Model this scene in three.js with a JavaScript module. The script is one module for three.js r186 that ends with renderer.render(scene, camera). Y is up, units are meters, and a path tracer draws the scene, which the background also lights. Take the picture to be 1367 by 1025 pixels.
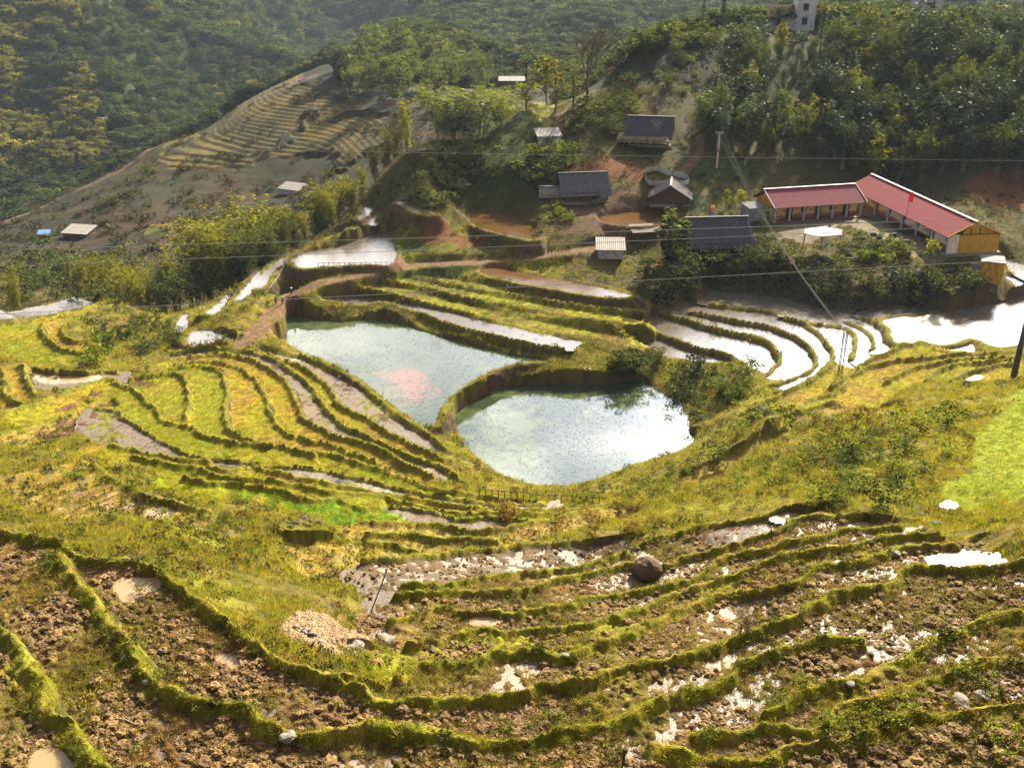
import * as THREE from 'three';
import { mergeGeometries } from 'three/addons/utils/BufferGeometryUtils.js';
import { MarchingCubes } from 'three/addons/objects/MarchingCubes.js';

// ---------------------------------------------------------------- camera, sky, sun, exposure
const CAMY = 60, PITCH = 24 * Math.PI / 180, FOC = 1341, CU = 683.5, CV = 512.5;
const scene = new THREE.Scene();
const camera = new THREE.PerspectiveCamera(2 * Math.atan(512.5 / FOC) * 180 / Math.PI, 1024 / 767, 0.5, 6000);
camera.position.set(0, CAMY, 0);
camera.rotation.set(-PITCH, 0, 0);
const renderer = new THREE.WebGLRenderer({ antialias: true });
renderer.toneMapping = THREE.LinearToneMapping;
renderer.toneMappingExposure = 5.0;
renderer.shadowMap.enabled = true;

const SUN_AZ = 25 * Math.PI / 180, SUN_EL = 31 * Math.PI / 180;
const sunDir = new THREE.Vector3(Math.sin(SUN_AZ) * Math.cos(SUN_EL), Math.sin(SUN_EL), -Math.cos(SUN_AZ) * Math.cos(SUN_EL));
const sun = new THREE.DirectionalLight(new THREE.Color(1, 0.91, 0.70), 5);
sun.position.copy(sunDir).multiplyScalar(600); sun.target.position.set(0, 0, -120);
sun.position.add(sun.target.position);
sun.castShadow = true; sun.shadow.mapSize.set(4096, 4096);
Object.assign(sun.shadow.camera, { left: -260, right: 260, top: 260, bottom: -260, near: 1, far: 1600 });
scene.add(sun, sun.target);

// ---------------------------------------------------------------- random numbers and noise
function rngOf(seed) { let s = seed >>> 0; return () => { s = (s + 0x6D2B79F5) | 0; let t = Math.imul(s ^ (s >>> 15), 1 | s); t = (t + Math.imul(t ^ (t >>> 7), 61 | t)) ^ t; return ((t ^ (t >>> 14)) >>> 0) / 4294967296; }; }
const R = rngOf(20240717);
const rr = (a, b) => a + (b - a) * R();
const HASH = new Float32Array(65536); { const r = rngOf(77); for (let i = 0; i < 65536; i++) HASH[i] = r() * 2 - 1; }
function vn(x, y) { // value noise, -1..1
  const xi = Math.floor(x), yi = Math.floor(y); let fx = x - xi, fy = y - yi;
  fx = fx * fx * (3 - 2 * fx); fy = fy * fy * (3 - 2 * fy);
  const a = ((xi & 255) << 8), b = (((xi + 1) & 255) << 8), c = yi & 255, d = (yi + 1) & 255;
  const p = HASH[a | c], q = HASH[b | c], r = HASH[a | d], s = HASH[b | d];
  return p + (q - p) * fx + (r - p) * fy + (p - q - r + s) * fx * fy;
}
function fbm(x, y, o = 4) { let s = 0, a = 0.5; for (let i = 0; i < o; i++) { s += a * vn(x, y); const t = x * 1.61 + y * 1.21 + 17.3; y = y * 1.61 - x * 1.21 + 9.1; x = t; a *= 0.5; } return s; }
const clamp = (x, a, b) => x < a ? a : x > b ? b : x;
const sst = (a, b, x) => { const t = clamp((x - a) / (b - a), 0, 1); return t * t * (3 - 2 * t); };
const mix = (a, b, t) => a + (b - a) * t;

// ---------------------------------------------------------------- the sky: thin bright haze and broken cloud
{
  const W = 1024, Hh = 512, data = new Float32Array(W * Hh * 4);
  for (let j = 0; j < Hh; j++) {
    const el = ((j + 0.5) / Hh - 0.5) * Math.PI, ce = Math.cos(el), se = Math.sin(el);
    for (let i = 0; i < W; i++) {
      const az = ((i + 0.5) / W - 0.5) * 2 * Math.PI, x = Math.cos(az) * ce, z = Math.sin(az) * ce;
      const dot = clamp(x * sunDir.x + se * sunDir.y + z * sunDir.z, -1, 1), ang = Math.acos(dot) * 180 / Math.PI;
      const up = Math.max(se, 0.0);
      // clouds on a flat layer
      const k = 1 / (up + 0.16), px = x * k, pz = z * k;
      const n = fbm(px * 2.1 + 5.2, pz * 2.1 + 1.7, 6) + 0.35 * fbm(px * 6.3 + 2.0, pz * 6.3 + 8.0, 4);
      const cl = sst(0.0, 0.32, n);
      const glow = 4.6 * Math.exp(-ang * ang / (2 * 13 * 13)) + 2.3 * Math.exp(-ang / 27);
      const veil = 0.5 * Math.exp(-ang * ang / (2 * 14 * 14)), haze = Math.exp(-up * 4.2), low = 15.0 * Math.exp(-up * 6.0) * Math.exp(-ang / 40);
      let r = mix(0.025, 0.09, haze) + glow * (0.20 + veil), g = mix(0.055, 0.12, haze) + glow * (0.23 + veil), b = mix(0.16, 0.18, haze) + glow * (0.29 + veil);
      r += low; g += low * 0.98; b += low * 0.95;
      const cb = 0.15 + glow * 1.2 + low;
      r = mix(r, cb * 1.0, cl); g = mix(g, cb * 0.98, cl); b = mix(b, cb * 0.96, cl);
      if (se < 0) { const f = sst(0, -0.12, se); r = mix(r, 0.10, f); g = mix(g, 0.10, f); b = mix(b, 0.07, f); }
      const o = (j * W + i) * 4, k2 = 0.56; data[o] = r * k2; data[o + 1] = g * k2; data[o + 2] = b * k2; data[o + 3] = 1;
    }
  }
  const t = new THREE.DataTexture(data, W, Hh, THREE.RGBAFormat, THREE.FloatType);
  t.mapping = THREE.EquirectangularReflectionMapping; t.magFilter = THREE.LinearFilter; t.minFilter = THREE.LinearFilter; t.needsUpdate = true;
  scene.background = t; scene.environment = t;
}
scene.fog = new THREE.FogExp2(new THREE.Color(0.70, 0.84, 1.0), 0.00005);

// ---------------------------------------------------------------- helpers
const SP = Math.sin(PITCH), CP = Math.cos(PITCH);
// direction of a photo pixel; a point is camera + t * direction, t metres deep
function ray(u, v) { const a = (u - CU) / FOC, b = (CV - v) / FOC; return [a, b * CP - SP, CP + b * SP]; } // x, y, forward
const atT = (u, v, t) => { const d = ray(u, v); return [d[0] * t, CAMY + d[1] * t, d[2] * t]; };        // x, y, D (D = -z)
const atY = (u, v, Y) => { const d = ray(u, v), t = Y / d[1]; return [d[0] * t, CAMY + Y, d[2] * t]; };  // Y metres against the camera
const taken = {};
function numbered(n) { const k = taken[n] = (taken[n] ?? -1) + 1; return k ? n + '_' + String(k).padStart(3, '0') : n; }
function tag(o, label, category, group) { o.userData.label = label; o.userData.category = category; if (group) o.userData.group = group; return o; }
function shade(o) { o.traverse(m => { if (m.isMesh) { m.castShadow = true; m.receiveShadow = true; } }); return o; }
function add(o, name) { o.name = numbered(name); scene.add(o); return shade(o); }
function mesh(name, g, m, parent) { const o = new THREE.Mesh(g, m); o.name = name; o.castShadow = o.receiveShadow = true; if (parent) parent.add(o); return o; }
function structure(o, name) { add(o, name); o.userData.kind = 'structure'; return o; }
function stuff(o, name, label, category) { add(o, name); o.userData.kind = 'stuff'; o.userData.label = label; o.userData.category = category; return o; }
const C = (r, g, b) => new THREE.Color().setRGB(r, g, b);
const std = (c, rough = 0.9, extra = {}) => new THREE.MeshPhysicalMaterial({ color: c, roughness: rough, metalness: 0, specularIntensity: 0.18, ...extra });
// tiling grain texture, grey around 1
function grainTex(n, seed, lo, hi, cells) {
  const d = new Uint8Array(n * n * 4), r = rngOf(seed), layers = [];
  for (const c of cells) { const g = new Float32Array(c * c); for (let i = 0; i < c * c; i++) g[i] = r(); layers.push([c, g]); }
  for (let j = 0; j < n; j++) for (let i = 0; i < n; i++) {
    let s = 0, w = 0;
    layers.forEach(([c, g], k) => {
      const x = i / n * c, y = j / n * c, xi = x | 0, yi = y | 0; let fx = x - xi, fy = y - yi; fx = fx * fx * (3 - 2 * fx); fy = fy * fy * (3 - 2 * fy);
      const x1 = (xi + 1) % c, y1 = (yi + 1) % c, a = g[yi * c + xi], b = g[yi * c + x1], e = g[y1 * c + xi], f = g[y1 * c + x1], wt = 1 / (1 + k * 0.35);
      s += wt * (a + (b - a) * fx + (e - a) * fy + (a - b - e + f) * fx * fy); w += wt;
    });
    const q = clamp((s / w - 0.5) * 1.9 + 0.5, 0, 1), o = (j * n + i) * 4, val = Math.round(255 * (lo + (hi - lo) * q));
    d[o] = d[o + 1] = d[o + 2] = val; d[o + 3] = 255;
  }
  const t = new THREE.DataTexture(d, n, n); t.wrapS = t.wrapT = THREE.RepeatWrapping; t.magFilter = THREE.LinearFilter; t.needsUpdate = true; return t;
}
const grainMap = grainTex(512, 5, 0.45, 1.0, [7, 23, 61, 127, 256]);
grainMap.colorSpace = THREE.NoColorSpace;
const bumpTex = grainTex(512, 6, 0, 1, [11, 37, 90, 200]);

// ---------------------------------------------------------------- the lie of the land: points read off the photograph (pixel, depth t or height y)
const T = 't', Y = 'y';
const CTRL = [
  // near slope, middle
  [T, 683, 1010, 26], [T, 683, 900, 33.3], [T, 683, 800, 44.5], [T, 683, 745, 54.6], [T, 683, 690, 70.5], [T, 700, 668, 86], [T, 690, 1100, 22], [T, 700, 1300, 16],
  [T, 540, 690, 68], [T, 830, 690, 70], [T, 860, 665, 86], [T, 520, 745, 52],
  // near slope, right
  [T, 1367, 1010, 22], [T, 1367, 900, 27], [T, 1367, 800, 33.7], [T, 1367, 740, 40], [T, 1130, 700, 50], [T, 1280, 680, 55], [T, 1100, 620, 68], [T, 1200, 560, 84], [T, 1000, 620, 82],
  [T, 955, 640, 90], [T, 1050, 560, 98], [T, 1005, 540, 114], [T, 1130, 520, 113], [T, 1120, 485, 126], [T, 1260, 500, 114], [T, 1367, 520, 93], [T, 1367, 480, 118], [T, 1050, 900, 29.5], [T, 1050, 1010, 24.5], [T, 950, 780, 45],
  [T, 1367, 600, 68], [T, 1500, 800, 31], [T, 1500, 600, 64], [T, 1500, 1000, 20],
  // near slope, left
  [T, 0, 1010, 22], [T, 0, 900, 27], [T, 0, 800, 33], [T, 230, 780, 36], [T, 0, 730, 39], [T, 130, 650, 54], [T, 300, 700, 52], [T, 420, 645, 72], [T, 350, 900, 30], [T, 300, 1010, 24.5],
  [T, 400, 620, 80], [T, 300, 580, 91], [T, 400, 540, 105], [T, 480, 560, 106], [T, 330, 470, 126], [T, 200, 490, 116], [T, 0, 570, 88], [T, 0, 640, 60], [T, 100, 500, 111], [T, 0, 500, 109], [T, 60, 440, 130],
  [T, 0, 425, 138], [T, 140, 402, 146], [T, 150, 450, 134], [T, 220, 442, 138], [T, 250, 465, 130], [T, 300, 465, 126.5], [T, -150, 800, 31], [T, -150, 600, 66], [T, -150, 440, 128], [T, -150, 1000, 20],
  // ponds and paddies
  [Y, 770, 585, -52.5], [Y, 640, 580, -52.3], [Y, 900, 540, -52.3], [Y, 760, 640, -52.3], [Y, 580, 470, -50.4], [Y, 430, 440, -50.3], [Y, 560, 540, -50.4], [Y, 720, 480, -49.9],
  [Y, 480, 405, -48.7], [Y, 640, 432, -48.7], [Y, 760, 458, -48.7], [Y, 880, 470, -50.7], [Y, 960, 470, -50.2], [Y, 1040, 480, -49.7], [Y, 1100, 455, -49.2], [Y, 1180, 445, -48.8], [Y, 1320, 440, -48.8], [Y, 1360, 420, -48.8], [Y, 1200, 425, -48.5], [Y, 1330, 400, -48.0],
  [Y, 800, 420, -47.9], [Y, 900, 420, -48.6], [Y, 640, 385, -47.5], [Y, 860, 400, -47.6], [Y, 960, 400, -48.1], [Y, 1060, 400, -48.0], [Y, 800, 490, -50], [Y, 830, 500, -50.6],
  // path, village
  [T, 345, 450, 131], [T, 390, 395, 146], [T, 560, 355, 156], [T, 700, 345, 157.5], [T, 830, 325, 161], [Y, 460, 350, -45.6], [Y, 480, 318, -45.3], [Y, 640, 288, -43.5], [Y, 670, 302, -43.7], [Y, 700, 318, -43.8], [Y, 740, 375, -47.2], [Y, 460, 371, -46.4], [Y, 400, 388, -46.9], [Y, 520, 363, -46.3],
  [Y, 960, 340, -45.2], [Y, 1040, 350, -44.9], [Y, 1030, 296, -43.9], [Y, 1150, 288, -43.9], [Y, 1255, 340, -43.9], [Y, 1110, 320, -43.9], [Y, 1200, 350, -44.4], [Y, 1310, 352, -44.6], [Y, 1322, 378, -46.0], [Y, 1360, 350, -46.4],
  [T, 1367, 280, 172], [T, 1180, 240, 194], [T, 1080, 245, 186], [Y, 780, 265, -41.2], [Y, 870, 272, -41.5], [Y, 830, 290, -42.6], [Y, 880, 290, -42.6], [Y, 800, 300, -42.8], [T, 735, 190, 187], [T, 865, 195, 187], [T, 690, 230, 178], [T, 620, 260, 172], [T, 560, 285, 166], [T, 700, 150, 196], [T, 770, 155, 196],
  [T, 640, 205, 183], [T, 800, 205, 182], [T, 900, 230, 177], [T, 950, 272, 171], [T, 850, 110, 207], [T, 1000, 215, 185], [Y, 815, 350, -46],
  // ridge on the left
  [T, 500, 268, 175], [T, 530, 215, 181], [T, 470, 295, 163], [T, 420, 332, 156], [T, 330, 388, 145], [T, 570, 188, 190], [T, 640, 180, 195], [T, 270, 420, 140],
  // forest hill
  [T, 1250, 250, 186], [T, 1367, 255, 182], [T, 1100, 160, 203], [T, 950, 120, 208], [T, 1300, 140, 205], [T, 1200, 75, 226], [T, 1100, 65, 230], [T, 1000, 60, 228], [T, 900, 45, 230], [T, 850, 62, 222], [T, 1367, 60, 230], [T, 790, 125, 205], [T, 1500, 60, 230], [T, 1500, 250, 185],
  [T, 1055, 32, 266], [T, 1250, 40, 300], [T, 900, 70, 275], [T, 1500, 60, 320], [T, 780, 140, 240],
  // behind the ridge and the far side of the valley
  [T, 320, 402, 178], [T, 200, 425, 172], [T, 150, 410, 170], [T, 0, 430, 170], [T, 30, 392, 200], [T, 420, 345, 190], [T, 520, 250, 210], [T, 600, 215, 225], [T, 720, 170, 240],
  [T, 30, 345, 240], [T, 100, 315, 268], [T, 200, 330, 245], [T, 0, 297, 310], [T, 385, 257, 290], [T, 300, 272, 285], [T, 450, 240, 285], [T, 300, 180, 345], [T, 420, 180, 332], [T, 500, 170, 322], [T, 560, 150, 322], [T, 200, 196, 360], [T, 100, 246, 335], [T, 330, 131, 392], [T, 430, 90, 405],
  [T, 520, 112, 385], [T, 600, 102, 400], [T, -150, 350, 290], [T, 660, 110, 390], [T, 240, 250, 300],
  // gully behind the spur
  [T, 0, 325, 380], [T, 200, 235, 440], [T, 350, 150, 500], [T, 430, 115, 560], [T, -150, 380, 370],
  // left mountain
  [T, 0, 262, 450], [T, 0, 150, 515], [T, 0, 0, 600], [T, 120, 212, 485], [T, 200, 100, 585], [T, 200, 0, 690], [T, 300, 140, 590], [T, 370, 95, 650], [T, 0, -150, 690], [T, 200, -150, 830], [T, 90, 60, 560], [T, -150, 250, 430], [T, -150, 0, 540], [T, -150, -150, 620],
  [T, 330, 40, 830], [T, 390, 85, 900], [T, 330, 0, 950], [T, 410, 0, 1050], [T, 480, 45, 1000], [T, 450, -10, 1120], [T, 560, 25, 880], [T, 560, -20, 1000], [T, 600, 70, 640], [T, 540, 45, 560], [T, 700, 85, 600], [T, 660, 0, 900], [T, 760, 60, 650], [T, 800, 10, 850], [T, 880, 0, 950], [T, 700, -200, 1300], [T, 400, -200, 1350], [T, 1100, 10, 700], [T, 1300, 10, 800], [T, 1300, -30, 1100], [T, 1100, -200, 1400], [T, 1500, -200, 1400], [T, 1500, 30, 800],
];
const KB = 0.42;
const NC = CTRL.map(([k, u, v, q]) => { const p = k === T ? atT(u, v, q) : atY(u, v, q); return [p[0] / p[2], Math.log(p[2]) * KB, p[1]]; });
const tpsK = r2 => r2 < 1e-12 ? 0 : 0.5 * r2 * Math.log(r2);
const TPS = (() => { // thin plate through the points
  const n = NC.length, N = n + 3, M = Array.from({ length: N }, () => new Float64Array(N + 1));
  for (let i = 0; i < n; i++) {
    for (let j = 0; j < n; j++) { const dx = NC[i][0] - NC[j][0], dy = NC[i][1] - NC[j][1]; M[i][j] = tpsK(dx * dx + dy * dy); }
    M[i][i] += 2e-5; M[i][n] = M[n][i] = 1; M[i][n + 1] = M[n + 1][i] = NC[i][0]; M[i][n + 2] = M[n + 2][i] = NC[i][1]; M[i][N] = NC[i][2];
  }
  for (let c = 0; c < N; c++) {
    let p = c; for (let r = c + 1; r < N; r++) if (Math.abs(M[r][c]) > Math.abs(M[p][c])) p = r;
    [M[c], M[p]] = [M[p], M[c]];
    for (let r = c + 1; r < N; r++) { const f = M[r][c] / M[c][c]; if (f) for (let k = c; k <= N; k++) M[r][k] -= f * M[c][k]; }
  }
  const w = new Float64Array(N);
  for (let r = N - 1; r >= 0; r--) { let s = M[r][N]; for (let k = r + 1; k < N; k++) s -= M[r][k] * w[k]; w[r] = s / M[r][r]; }
  return (a, b) => { let s = w[n] + w[n + 1] * a + w[n + 2] * b; for (let i = 0; i < n; i++) { const dx = a - NC[i][0], dy = b - NC[i][1]; s += w[i] * tpsK(dx * dx + dy * dy); } return s; };
})();
const SA = 300, SB = 420, A0 = -0.95, A1 = 0.95, B0 = Math.log(8), B1 = Math.log(1900), SG = new Float32Array(SA * SB);
for (let j = 0; j < SB; j++) for (let i = 0; i < SA; i++) SG[j * SA + i] = TPS(A0 + (A1 - A0) * i / (SA - 1), (B0 + (B1 - B0) * j / (SB - 1)) * KB);
function S(x, D) {
  const a = clamp((x / D - A0) / (A1 - A0), 0, 0.99999) * (SA - 1), b = clamp((Math.log(Math.max(D, 1)) - B0) / (B1 - B0), 0, 0.99999) * (SB - 1);
  const i = a | 0, j = b | 0, fa = a - i, fb = b - j, o = j * SA + i;
  return (SG[o] * (1 - fa) + SG[o + 1] * fa) * (1 - fb) + (SG[o + SA] * (1 - fa) + SG[o + SA + 1] * fa) * fb;
}
function hit(u, v, f, t0 = 14) { // where the line of sight meets the ground
  const d = ray(u, v); let t = t0, p = t0;
  for (; t < 1700; p = t, t *= 1.006) if (CAMY + d[1] * t < f(d[0] * t, d[2] * t)) break;
  for (let k = 0; k < 18; k++) { const m = (p + t) / 2; if (CAMY + d[1] * m < f(d[0] * m, d[2] * m)) t = m; else p = m; }
  return [d[0] * t, CAMY + d[1] * t, d[2] * t];
}
// ---------------------------------------------------------------- bunds (earth banks along the terrace edges), traced on enlarged crops of the photograph
const FR = { F6: [0, 250, 460], F7: [320, 330, 540], F8: [800, 380, 567], N1: [0, 550, 500], N2: [400, 650, 500], N3: [867, 650, 500], N4: [0, 725, 400], G4: [380, 200, 340], G5: [840, 320, 400], G6: [1100, 340, 267], G7: [0, 380, 240], K1: [140, 540, 387.5], K2: [440, 580, 387.5] };
function px(...parts) { const out = []; for (const [f, ...pts] of parts) { const [ox, oy, w] = FR[f], s = w / 1367; for (let i = 0; i < pts.length; i += 2) out.push([ox + pts[i] * s, oy + pts[i + 1] * s]); } return out; }
// [pixels, side the higher field lies on (+1 right hand, -1 left hand), field kind, options]
const BUNDS = [
  // foreground
  [px(['N4', 0, 420, 60, 500, 130, 620, 200, 720, 270, 830, 330, 940, 420, 1030, 520, 1100]), 1, 'mud', { hb: 0.3, w: 0.5 }],
  [px(['N4', 210, 40, 260, 90, 320, 160, 430, 270, 520, 400, 620, 520, 700, 650, 800, 710, 950, 760, 1100, 790, 1180, 850, 1340, 900], ['N2', 60, 930, 200, 905, 330, 900, 450, 905, 560, 910, 680, 945, 780, 950, 900, 930, 1000, 905, 1100, 875, 1210, 845], ['N3', 0, 812, 100, 768, 230, 722, 350, 662, 480, 612, 620, 577, 780, 562]), 1, 'mud', { hb: 0.3, w: 0.36 }],
  [px(['N1', -60, 455, 40, 458, 110, 462, 200, 490, 260, 518, 350, 545, 470, 552, 560, 590, 640, 650, 720, 712, 830, 792, 930, 862, 1030, 918, 1130, 960, 1230, 995], ['N2', 240, 765, 320, 795, 420, 810, 560, 795, 700, 770, 850, 745, 1000, 730, 1100, 700, 1230, 668], ['N3', 20, 655, 110, 628, 200, 600, 330, 545, 430, 510, 540, 470, 620, 420, 740, 390, 870, 355, 960, 315, 1060, 298, 1180, 305, 1300, 295, 1400, 292]), 1, 'mud', { hb: 0.3, w: 0.34 }],
  [px(['N3', 400, 840, 520, 790, 620, 750, 740, 720, 860, 660, 950, 620, 1040, 580, 1140, 545, 1250, 480, 1367, 470]), 1, 'mud', { hb: 0.22, w: 0.32, ragged: 1 }],
  [px(['N3', 150, 930, 300, 890, 420, 880, 600, 900, 740, 830, 900, 790, 1000, 740, 1120, 690, 1250, 650, 1367, 660]), 1, 'mud', { hb: 0.2, w: 0.32, ragged: 1 }],
  [px(['N3', 0, 960, 200, 985, 400, 1000, 600, 960, 800, 900, 1000, 850, 1150, 800, 1367, 810]), 1, 'mud', { hb: 0.18, w: 0.32, ragged: 1 }],
  [px(['N2', 350, 690, 450, 655, 600, 645, 740, 620, 870, 600, 960, 620, 1040, 608, 1100, 582, 1200, 555, 1277, 520], ['N3', 90, 470, 200, 420, 280, 392, 400, 380, 480, 370, 560, 345, 620, 310, 700, 285, 800, 270, 900, 245, 980, 225, 1130, 222]), 1, 'mud', { hb: 0.25, w: 0.30 }],
  [px(['N2', 380, 575, 480, 562, 600, 545, 700, 536, 850, 535, 970, 522, 1080, 508, 1200, 470, 1277, 435], ['N3', 100, 392, 200, 365, 300, 330, 400, 290, 520, 250, 640, 240, 740, 210, 850, 190, 960, 180, 1080, 185]), 1, 'mudgreen', { hb: 0.25, w: 0.30 }],
  [px(['N2', 340, 495, 430, 470, 520, 455, 600, 460, 680, 455, 760, 465, 870, 460, 960, 440, 1050, 410, 1150, 390, 1250, 375], ['N3', 60, 362, 180, 320, 280, 265, 400, 240, 500, 210, 600, 200, 700, 170, 800, 155, 920, 150]), 1, 'mud', { hb: 0.22, w: 0.28 }],
  [px(['N2', 350, 400, 450, 405, 560, 388, 640, 380, 720, 377, 850, 375, 950, 345, 1050, 330, 1150, 310, 1225, 292], ['N3', 60, 290, 180, 255, 280, 225, 400, 180, 500, 140, 600, 115, 700, 100, 810, 112]), 1, 'mud', { hb: 0.22, w: 0.28 }],
  [px(['N2', 370, 355, 480, 360, 600, 345, 720, 330, 850, 315, 1000, 300, 1100, 275, 1210, 248]), 1, 'mud', { hb: 0.2, w: 0.28 }],
  [px(['N2', 1230, 225, 1300, 200], ['N3', 90, 182, 200, 150, 320, 130, 400, 110, 480, 78, 560, 76]), 1, 'mud', { hb: 0.2, w: 0.28 }],
  [px(['N2', 240, 272, 350, 265, 450, 250, 560, 240, 660, 230, 800, 215, 930, 208, 1080, 198]), 1, 'wetmud', { hb: 0.2, w: 0.28 }],
  [px(['N2', 60, 192, 160, 196, 300, 208, 430, 226]), 1, 'straw', { hb: 0.2, w: 0.35, ragged: 1 }],
  [px(['N1', 330, 190, 400, 240, 470, 275, 540, 315, 620, 325, 700, 350, 770, 380]), 1, 'straw', { hb: 0.22, w: 0.4, ragged: 1 }],
  // strips above the round pond
  [px(['K2', 190, 460, 320, 460, 430, 475, 560, 490, 700, 495, 800, 500]), 1, 'straw', { hb: 0.2, w: 0.3, wf: 3 }],
  [px(['K2', 150, 410, 280, 420, 400, 425, 520, 430, 620, 445, 720, 455, 820, 445, 920, 425, 1030, 405, 1130, 385, 1270, 352]), 1, 'straw', { hb: 0.22, w: 0.3, wf: 3 }],
  [px(['K2', 290, 338, 380, 346, 450, 360, 540, 380, 620, 400, 720, 392, 820, 395, 920, 405]), 1, 'grey', { hb: 0.2, w: 0.28, wf: 2.5 }],
  [px(['K1', 370, 345, 480, 370, 560, 370, 680, 385, 800, 402, 900, 430, 1000, 448, 1100, 455, 1200, 485], ['K2', 160, 350, 250, 346]), 1, 'green', { hb: 0.22, w: 0.28, wf: 3 }],
  [px(['K1', 120, 240, 220, 262, 330, 285, 440, 300, 530, 330, 640, 350, 740, 352, 840, 368, 950, 385, 1060, 412, 1160, 425], ['K2', 120, 282, 250, 292, 300, 305, 400, 330, 500, 350, 620, 366, 760, 374, 900, 374, 1050, 368, 1200, 352]), 1, 'green', { hb: 0.22, w: 0.28, wf: 2.5 }],
  [px(['K1', 30, 185, 110, 205, 200, 230, 300, 248, 400, 262, 480, 270, 540, 300, 600, 310, 700, 300, 780, 315, 880, 335, 980, 360, 1080, 375], ['K2', 110, 248, 210, 268, 330, 288, 440, 308, 560, 328, 700, 346, 830, 352, 960, 350, 1100, 346]), 1, 'mossy', { hb: 0.22, w: 0.28, wf: 2.5 }],
  [px(['K1', -40, 15, 0, 20, 60, 40, 110, 80, 180, 120, 240, 160, 320, 195, 400, 230, 500, 255, 620, 270, 740, 285, 850, 290, 960, 300, 1060, 315, 1150, 345], ['K2', 212, 228, 330, 253, 430, 275, 560, 300, 700, 322, 860, 330, 1000, 325]), 1, 'grey', { hb: 0.24, w: 0.3, wf: 4 }],
  // the fan of strips on the left
  [px(['F6', 450, 770, 540, 812, 600, 866], ['K1', 250, 50, 310, 85, 400, 105, 480, 145, 560, 170, 700, 185, 780, 205, 900, 215, 1050, 235, 1150, 260], ['K2', 212, 160, 340, 205, 450, 240, 560, 265, 700, 285, 860, 305, 950, 310]), 1, 'green', { hb: 0.26, w: 0.34, wf: 5 }],
  [px(['F6', 520, 762, 620, 740, 700, 737, 735, 772, 745, 840, 735, 915]), 1, 'green', { hb: 0.22, w: 0.4 }],
  [px(['F6', 540, 747, 640, 722, 740, 707, 830, 712, 880, 742, 895, 800, 890, 870, 900, 940, 950, 985, 1020, 1012], ['F7', 120, 670, 250, 700]), 1, 'green', { hb: 0.25, w: 0.4 }],
  [px(['F6', 560, 740, 660, 706, 780, 691, 880, 696, 950, 716, 1010, 760, 1050, 820, 1070, 890, 1110, 950, 1180, 990, 1300, 1020], ['F7', 380, 692, 450, 720]), 1, 'mossy', { hb: 0.2, w: 0.28 }],
  [px(['F6', 580, 722, 700, 682, 830, 661, 950, 670, 1040, 702, 1110, 750, 1150, 800, 1180, 870, 1220, 930, 1300, 970], ['F7', 354, 648, 450, 672, 540, 722, 600, 752, 650, 772]), 1, 'mossy', { hb: 0.28, w: 0.42 }],
  [px(['F6', 690, 662, 800, 641, 930, 641, 1000, 656, 1100, 692, 1190, 752, 1250, 812, 1290, 880], ['F7', 354, 606, 430, 641, 520, 682, 600, 716, 680, 741, 735, 778]), 1, 'grey', { hb: 0.28, w: 0.42 }],
  [px(['F6', 940, 640, 1050, 660, 1150, 692, 1230, 732, 1300, 792, 1340, 850], ['F7', 354, 540, 430, 581, 500, 621, 560, 652, 640, 694, 690, 722]), 1, 'mossy', { hb: 0.26, w: 0.42 }],
  [px(['F7', -30, 345, 0, 345, 100, 350, 200, 366, 290, 401, 370, 441, 440, 491, 500, 546, 560, 586, 620, 622, 692, 684]), 1, 'grey', { hb: 0.3, w: 0.5 }],
  // left fields
  [px(['G7', -40, 985, 0, 978, 150, 945, 300, 905, 430, 855, 520, 820, 620, 790, 720, 750, 850, 725, 900, 748]), 1, 'mossy', { hb: 0.3, w: 0.5 }],
  [px(['F6', -30, 985, 0, 980, 100, 960, 220, 920, 330, 872, 410, 850]), 1, 'straw', { hb: 0.25, w: 0.45 }],
  [px(['G7', 175, 610, 195, 700, 215, 785, 265, 835]), 1, 'mossy', { hb: 0.35, w: 0.6 }],
  [px(['G7', 20, 640, 42, 760, 50, 840, 100, 890, 180, 915, 270, 910]), 1, 'mossy', { hb: 0.3, w: 0.5 }],
  [px(['G7', 240, 640, 350, 643, 480, 662, 620, 676, 760, 662, 900, 656]), 1, 'grey', { hb: 0.25, w: 0.5 }],
  [px(['G7', -30, 290, 40, 277, 200, 266, 350, 237, 500, 206, 620, 176, 700, 148]), -1, 'water', { hb: 0.15, w: 0.4, k: 1.6 }],
  [px(['G7', 340, 290, 312, 335, 330, 382, 400, 440, 480, 486, 560, 506, 620, 512]), 1, 'green', { hb: 0.25, w: 0.45 }],
  [px(['G7', 540, 270, 492, 312, 480, 370, 520, 415, 600, 431, 650, 427]), 1, 'mossy', { hb: 0.25, w: 0.45 }],
  [px(['G7', 500, 250, 620, 225, 720, 190, 820, 165]), -1, 'green', { hb: 0.15, w: 0.4, k: 1.6 }],
  // far side of the long pond
  [px(['F7', 150, 182, 250, 186, 330, 190, 410, 195, 470, 189, 560, 205, 650, 232, 760, 270, 880, 298, 1000, 325, 1090, 338]), -1, 'water', { y: -48.6, hb: 0.12, w: 0.35, k: 3, wf: 3.6 }],
  [px(['F7', 240, 126, 330, 124, 450, 141, 560, 166, 650, 190, 760, 216, 900, 256, 1050, 286, 1200, 310, 1330, 340]), -1, 'grass', { hb: 0.12, w: 0.35, k: 2.2, wf: 3.5 }],
  [px(['F7', 430, 100, 600, 126, 760, 166, 900, 192, 1060, 217, 1200, 242, 1367, 262]), -1, 'grass', { hb: 0.12, w: 0.35, k: 2, wf: 3 }],
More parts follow.
